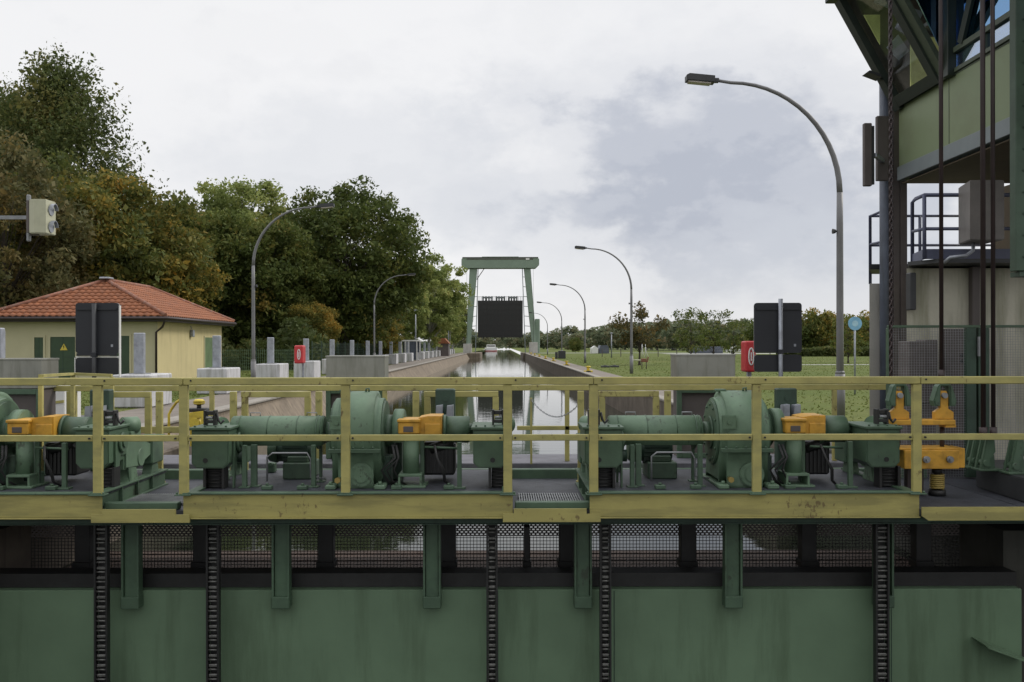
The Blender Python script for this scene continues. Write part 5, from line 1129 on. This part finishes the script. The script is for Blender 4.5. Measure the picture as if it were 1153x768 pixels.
b = MB(); b.cyl((XZ(1062, Y), Y+.03, ZZ(508, Y)), (XZ(1062, Y), Y+.03, ZZ(482, Y)), .022, n=12); b.cyl((XZ(1012, Y), Y+.03, ZZ(508, Y)), (XZ(1012, Y), Y+.03, ZZ(479, Y)), .022, n=12); b.build('tie_rod', 'rod', oc)
# plinth with green shackles
b = MB(); b.prism([(XZ(1099, 10.1), 10.1), (XZ(1153, 9.1), 9.1), (6.6, 9.1), (6.6, 10.7), (XZ(1108, 10.6), 10.6)], 'z', DZ+.007, DZ+.24, .01); tag(b.build('machine_plinth', 'lamphead', None, (5.4, 9.6, DZ)), 'dark raised steel plinth at the right carrying green rope shackles', 'plinth')
for px, Yq, lb in ((1100, 9.9, 'left green rope shackle on the dark plinth'), (1113, 9.7, 'middle green rope shackle on the dark plinth'), (1146, 9.45, 'green rope shackle at the right edge of the photo')):
    x = XZ(px, Yq); zb = DZ+.243; b = MB(); k_ = Yq/9.6
    b.prism([(x-.11, zb), (x-.09, zb+.1), (x-.035, zb+.36), (x+.035, zb+.36), (x+.05, zb+.2), (x+.0, zb+.12), (x-.02, zb)], 'y', Yq-.05, Yq, .01)
    b.prism([(x-.11, zb), (x-.09, zb+.1), (x-.035, zb+.36), (x+.035, zb+.36), (x+.09, zb+.14), (x+.1, zb), (x+.03, zb), (x+.0, zb+.2)], 'y', Yq+.05, Yq+.1, .01)
    b.cyl((x-.05, Yq-.07, zb+.08), (x-.05, Yq+.12, zb+.08), .035, n=14); b.box(x-.13, x+.12, Yq-.07, Yq+.12, zb-.002, zb+.02, .004)
    tag(b.build('rope_shackle', 'green', None, (x, Yq, zb)), lb, 'shackle', 'green rope shackles')

# ================================================================== TREES
def leaf_mesh(name, C, S, tone, m, stretch=1.0, flat=.0):
    n = len(C); v = RNG.normal(size=(n, 3)); v[:, 2] *= (1-flat); 
    v /= np.linalg.norm(v, axis=1)[:, None]; w_ = RNG.normal(size=(n, 3)); u = np.cross(v, w_); u /= np.linalg.norm(u, axis=1)[:, None]; t = np.cross(v, u)
    S = S[:, None]; k_ = stretch
    P = np.stack([C-u*S*.5*k_, C+t*S*.32, C+u*S*.5*k_, C-t*S*.32], 1).reshape(-1, 3)
    me = bpy.data.meshes.new(name); me.vertices.add(4*n); me.vertices.foreach_set('co', P.astype(np.float32).ravel())
    me.loops.add(4*n); me.loops.foreach_set('vertex_index', np.arange(4*n, dtype=np.int32)); me.polygons.add(n)
    me.polygons.foreach_set('loop_start', np.arange(0, 4*n, 4, dtype=np.int32)); me.polygons.foreach_set('loop_total', np.full(n, 4, dtype=np.int32))
    me.update(calc_edges=True); a = me.attributes.new('tone', 'FLOAT', 'FACE'); a.data.foreach_set('value', tone.astype(np.float32)); me.materials.append(m); return me
def tree(name, h, wd, kind, nclump, nleaf, leaf, base=.22, shape='round', trunk_r=.3, rs=1, label='', loc=(0, 0, 0), group=None, bark='bark', gap=0.0, nlimb=9, lean=0, lump_k=1.0, feather=0):
    """crown = clumps of leaves hung on the ends of limbs inside an uneven envelope"""
    rng = np.random.default_rng(rs); rr = random.Random(rs)
    t = thing(name, label, 'tree', (0, 0, 0), group)
    z0 = h*base; cz = z0+(h-z0)*.5; rz_ = (h-z0)*.5; rx = wd/2
    cl = []; tries = 0
    ph = [rr.uniform(0, 6.28) for _ in range(4)]
    while len(cl) < nclump and tries < nclump*60:
        tries += 1
        v = rng.normal(size=3); v /= np.linalg.norm(v); rad = rng.uniform(.25, 1)**.45
        if shape == 'tall':
            tz = rng.uniform(0, 1); prof = (1-tz)**.55*min(1, .45+tz*3.2)
            a = rng.uniform(0, 6.28); rad = rng.uniform(.05, 1)**.5*prof*(1+.16*math.sin(3*a+ph[0])+.1*math.sin(9*tz+ph[1])); p = np.array([math.cos(a)*rad*rx, math.sin(a)*rad*rx, z0+tz*(h-z0)])
        elif shape == 'umbrella':
            a = rng.uniform(0, 6.28); q = rng.uniform(0, 1)**.5; tz = rng.uniform(0, 1); q *= .35+.65*math.sin(math.pi*min(1, .15+tz*.75)); p = np.array([math.cos(a)*q*rx, math.sin(a)*q*rx, z0+tz*(h-z0)])
        else:
            a = math.atan2(v[1], v[0]); lump = 1+lump_k*(.10*math.sin(2*a+ph[0])+.08*math.sin(5*a+ph[1]+3*v[2])+.06*math.sin(4*v[2]*3+ph[2]))-.02
            p = np.array([v[0]*rad*rx*lump, v[1]*rad*rx*lump, cz+v[2]*rad*rz_*lump]); 
            if v[2] < 0: p[:2] *= .88+.12*(1+v[2])
        p[0] += lean*(p[2]/h)
        cl.append(p)
    cl = np.array(cl); per = nleaf//nclump; cr = (wd*.5)*(.165 if nclump > 100 else .24)
    sizes = rng.uniform(.6, 1.4, len(cl))*cr
    idx = np.repeat(np.arange(len(cl)), per); off = rng.normal(size=(len(idx), 3)); ln_ = np.linalg.norm(off, axis=1)[:, None]; off = off/ln_*np.minimum(ln_, 1.9)*.62; off[:, 2] *= .62
    if feather:      # clumps drawn out upwards and outwards into brush-like sprays
        dirs = np.stack([cl[:, 0], cl[:, 1], np.full(len(cl), wd*.45)], 1); dirs /= np.linalg.norm(dirs, axis=1)[:, None]
        along = (off*dirs[idx]).sum(1)[:, None]*dirs[idx]; off = off*.62+along*feather
    C = cl[idx]+off*sizes[idx][:, None]; C[:, 2] -= .10*(off[:, 0]**2+off[:, 1]**2)*sizes[idx]
    tone = np.clip(rng.normal(.45, .18, len(idx))+rng.normal(0, .16, len(cl))[idx], 0, 1); S = leaf*np.clip(rng.lognormal(-.12, .38, len(idx)), .35, 2.2)
    m_ = C[:, 2] > z0*.6; C, S, tone = C[m_], S[m_], tone[m_]
    o = bpy.data.objects.new('crown', leaf_mesh('crown', C, S, tone, LM[kind], 1.25)); COL.objects.link(o); o.parent = t
    b = MB(); top = h*.80
    pts = [(lean*k_/8*.8+rr.uniform(-.02, .02)*h*.3*(k_ > 1), rr.uniform(-.02, .02)*h*.3*(k_ > 1), top*k_/8) for k_ in range(9)]
    b.tube(pts, trunk_r, 9, trunk_r*.18); b.cyl((0, 0, -.05), (0, 0, .35), trunk_r*1.5, trunk_r*1.0, n=9)
    order = rng.permutation(len(cl))[:nlimb*5]
    for i, ci in enumerate(order):
        p = Vector(cl[ci]); k_ = min(7, max(1, int((p.z*.55/top)*8))); s = Vector(pts[k_]); mid = s.lerp(p, .5)+Vector((0, 0, .05*h))
        r0 = trunk_r*(.42 if i < nlimb else .2)*(1-k_/11); b.tube([s, s.lerp(mid, .6), mid.lerp(p, .4), p], r0, 6, r0*.2)
    b.build('trunk', bark, t)
    t.location = loc; return t
def put(t, x, y, s=1, rz=0, label=None, sz=None):
    c = copy_tree(t); c.location = (x, y, 0); c.scale = (s, s, sz or s); c.rotation_euler = (0, 0, rz)
    if label: c['label'] = label
    return c
def px_tree(px, Y): return (XZ(px, Y), Y, 0)
G1 = 'tall trees on the left bank'
maple = tree('maple_tree', 15.0, 13.2, 'green', 380, 60000, .25, .13, 'round', .42, 3, lump_k=.45, label= 'big round dense green tree with a gold tinged top behind the second left lamp', loc=px_tree(388, 78), group=G1)
beech = tree('beech_tree', 20.3, 19, 'dark', 420, 76000, .20, .12, 'tall', .4, 5, feather=1.0, label='tallest dark green tree in the upper left corner with a feathery pointed top', loc=px_tree(66, 64), group=G1)
gold = tree('autumn_tree', 12.8, 10.5, 'mix', 260, 42000, .23, .12, 'round', .28, 8, 'gold and green autumn tree standing over the left end of the tiled roof', px_tree(110, 57), G1)
brown = tree('autumn_tree', 12.5, 9, 'brown', 200, 30000, .21, .12, 'round', .25, 12, 'brownish thinning tree at the left edge behind the ship signal', px_tree(5, 50), G1)
mixed = tree('leafy_tree', 13, 10.5, 'green', 240, 36000, .24, .10, 'round', .26, 21, 'green tree in the gap between the autumn tree and the pale topped tree', px_tree(205, 70), G1)
pale = tree('leafy_tree', 14.5, 9.5, 'poplar', 170, 24000, .22, .22, 'umbrella', .26, 33, 'thin topped yellowish tree left of the big round tree', px_tree(268, 74), G1)
put(beech, XZ(12, 72), 72, .9, 2.0, 'dark feathery tree at the left edge behind the tallest tree', 1.0)
put(gold, XZ(168, 60), 60, .82, 1.0, 'olive and gold tree right behind the ridge of the tiled roof')
put(mixed, XZ(238, 80), 80, 1.12, 2.2, 'dark leafy tree behind the right end of the tiled roof')
put(mixed, XZ(300, 72), 72, .95, 4.0, 'leafy green tree behind the nearest left lamp pole')
put(maple, XZ(322, 92), 92, .98, 1.7, 'round dark tree overlapping the big round tree on its left')
put(mixed, XZ(418, 96), 96, .62, 5.2, 'lower dark green tree under the right side of the big round tree')
put(gold, XZ(350, 70), 70, .40, .6, 'small golden green understorey tree left of the big tree trunk')
put(gold, XZ(430, 88), 88, .36, 3.6, 'small golden brown understorey tree behind the second left lamp')
# dense wood behind
wood = thing('background_wood', '', 'wood')
bpy.data.objects.remove(wood)
def mass(name, n, box, leaf, m, hfun, label=None, kind='stuff'):
    rng = np.random.default_rng(99+n); C = np.stack([rng.uniform(box[0], box[1], n), rng.uniform(box[2], box[3], n), rng.uniform(0, 1, n)], 1)
    C[:, 2] *= np.array([hfun(a, b_) for a, b_ in C[:, :2]]); S = leaf*rng.uniform(.6, 1.4, n)
    o = bpy.data.objects.new(name, leaf_mesh(name, C, S, np.clip(rng.normal(.45, .2, n), 0, 1), m, 1.3)); COL.objects.link(o); return tag(o, label, None, None, kind)
mass('woodland', 60000, (-52, -13, 98, 112), .62, LM['dark'], lambda x, y: 7.5+2.5*math.sin(x*.35)+1.6*math.sin(x*.9+1)+max(0, (-20-x)*.10), 'dark wood filling the gaps behind the left bank trees')
mass('undergrowth', 16000, (-40, -12.2, 62, 67), .30, LM['dark'], lambda x, y: 2.3+.8*math.sin(x*.8)+.5*math.sin(x*2.1), 'dark undergrowth beneath the left bank trees')
# poplars along the canal
poplar = tree('poplar_tree', 14.5, 9, 'poplar', 200, 28000, .30, .16, 'round', .22, 41, 'light green poplar nearest to the big round tree', (XZ(483, 130), 130, 0), 'light green poplars before the gantry', 'barkpale')
for i, (px, Y, s, lb) in enumerate(((494, 152, .95, 'second light green poplar before the gantry'), (501, 176, .88, 'third light green poplar before the gantry'), (510, 205, .85, 'light green poplar touching the left leg of the gantry'), (455, 120, .7, 'low light green poplar behind the glazed shelter'))):
    put(poplar, XZ(px, Y), Y, s, i*1.3+.5, lb)
# pale bare stems under the trees
for i, (px, Y) in enumerate(((427, 105), (433, 110), (396, 98), (440, 104))):
    x = XZ(px, Y); b = MB(); b.tube([(x, Y, 0), (x+.1, Y, 1.8), (x+(.5 if i == 1 else .1), Y, 3.6)], .10, 7, .05); b.tube([(x+.1, Y, 1.9), (x-.25, Y, 3.2)], .05, 6, .03)
    tag(b.build('birch_trunk', 'barkpale', None, (x, Y, 0)), 'slender pale bare birch stem in the shade beside the second left lamp', 'tree', 'pale birch stems')
# right meadow
small = tree('young_tree', 4.9, 4.4, 'rust', 42, 2300, .20, .26, 'round', .09, 51, 'small rust brown autumn tree standing alone behind the second right lamp', px_tree(720, 75), 'young meadow trees', nlimb=7)
thinT = tree('young_tree', 5.2, 5.0, 'green', 40, 1700, .20, .24, 'umbrella', .09, 57, 'thin green young tree, left of the three between the lamp and the grey cabinet', px_tree(778, 100), 'young meadow trees', nlimb=7)
put(thinT, XZ(803, 112), 112, 1.05, 1.2, 'thin green young tree, middle of the three above the right grey cabinet')
put(thinT, XZ(826, 116), 116, .85, 2.7, 'thin green young tree, right of the three, beside the red lifebuoy box')
put(thinT, XZ(955, 82), 82, .78, 3.3, 'young green tree with a dark trunk behind the round blue sign')
ru = tree('autumn_tree', 7.4, 9, 'mix', 80, 7000, .36, .12, 'round', .16, 61, 'rust orange autumn tree just right of the dark sign at the right', px_tree(917, 150), 'far autumn trees right of the dark sign')
put(ru, XZ(948, 165), 165, 0.81, 1.1, 'low orange autumn tree behind the nearest right lamp pole')
put(ru, XZ(978, 142), 142, 0.89, 2.3, 'bright orange autumn tree touching the tower wall')
grn = tree('leafy_tree', 6.6, 9, 'green', 80, 6500, .36, .10, 'round', .16, 67, 'dark green tree in the line behind the dark sign', px_tree(934, 158), 'far autumn trees right of the dark sign')
put(grn, XZ(895, 150), 150, 0.81, 1.9, 'green tree half hidden behind the right edge of the dark sign')
put(grn, XZ(965, 170), 170, 0.89, 3.9, 'green tree behind the round blue sign')
put(grn, XZ(862, 230), 230, 1.25, .9, 'hazy tree above the red lifebuoy box')
mass('hedge', 9000, (XZ(880, 128), XZ(1000, 128), 128, 131), .30, LM['dark'], lambda x, y: 1.25+.15*math.sin(x), 'clipped dark hedge')
def tufts(name, n, box, label):
    rng = np.random.default_rng(n); y = box[2]*(box[3]/box[2])**rng.uniform(0, 1, n); x = rng.uniform(box[0], box[1], n); hh = rng.uniform(.015, .055, n); a = rng.uniform(0, 6.28, n); w_ = rng.uniform(.02, .05, n)
    lx, ly = rng.normal(0, .03, n), rng.normal(0, .03, n); z0 = np.full(n, -.005)
    P = np.stack([np.stack([x-w_*np.cos(a), y-w_*np.sin(a), z0], 1), np.stack([x+w_*np.cos(a), y+w_*np.sin(a), z0], 1), np.stack([x+lx+w_*.3*np.cos(a), y+ly, hh], 1), np.stack([x+lx-w_*.3*np.cos(a), y+ly, hh], 1)], 1).reshape(-1, 3)
    me = leaf_mesh(name, np.zeros((n, 3)), np.ones(n), np.clip(rng.normal(.5, .2, n), 0, 1), LM['grassy']); me.vertices.foreach_set('co', P.astype(np.float32).ravel()); me.update()
    o = bpy.data.objects.new(name, me); COL.objects.link(o); return tag(o, label, None, None, 'stuff')
LM['grassy'] = leaf_mat('leaves_grassy', [(.1, (.11, .15, .035)), (.6, (.14, .17, .045)), (1, (.20, .20, .075))], .4)
tufts('grass_tufts', 22000, (6.3, 45, 19, 130), 'short grass on the right meadow')
tufts('grass_blades', 20000, (-30, -9.4, 22, 60), 'short grass behind the white quay blocks')
# far tree line
far = tree('far_tree', 11, 14, 'far', 60, 3600, .8, .04, 'round', .3, 71, '', (0, 0, 0), 'far tree line along the horizon', nlimb=3)
rr = random.Random(5); first = True
xs = [(612, 420, .8), (628, 400, .75), (643, 380, .95), (658, 400, .8), (672, 360, .85), (688, 340, .9), (704, 330, .95), (722, 320, .95), (740, 300, .9), (757, 290, .95), (774, 270, .9), (792, 262, .85), (810, 255, .85), (828, 250, .7), (845, 245, .85), (540, 600, 1.0), (555, 620, .9), (572, 610, 1.0), (588, 600, .9), (604, 560, 1.0), (525, 560, 1.2), (640, 330, .4), (650, 260, .5)]
for i, (px, Y, s) in enumerate(xs):
    if first: c = far; first = False
    else: c = copy_tree(far)
    c.location = (XZ(px, Y), Y, 0); c.scale = (s*1.15, s*1.1, s*.92); c.rotation_euler = (0, 0, rr.uniform(0, 6.2)); c['label'] = 'soft grey green tree in the distant tree line along the horizon'
dk = copy_tree(grn); dk.location = (XZ(648, 200), 200, 0); dk.scale = (.30, .30, .50); dk['label'] = 'small solitary dark bush on the far meadow between the third and fourth lamps'; dk['group'] = 'meadow bushes'
b = MB(); b.box(-900, 900, 640, 700, 0, 4.5); b.bm.free()
mass('far_bank_scrub', 20000, (-260, 420, 630, 660), 2.2, LM['far'], lambda x, y: 6+2*math.sin(x*.05)+1.5*math.sin(x*.13), 'far wood on the horizon')
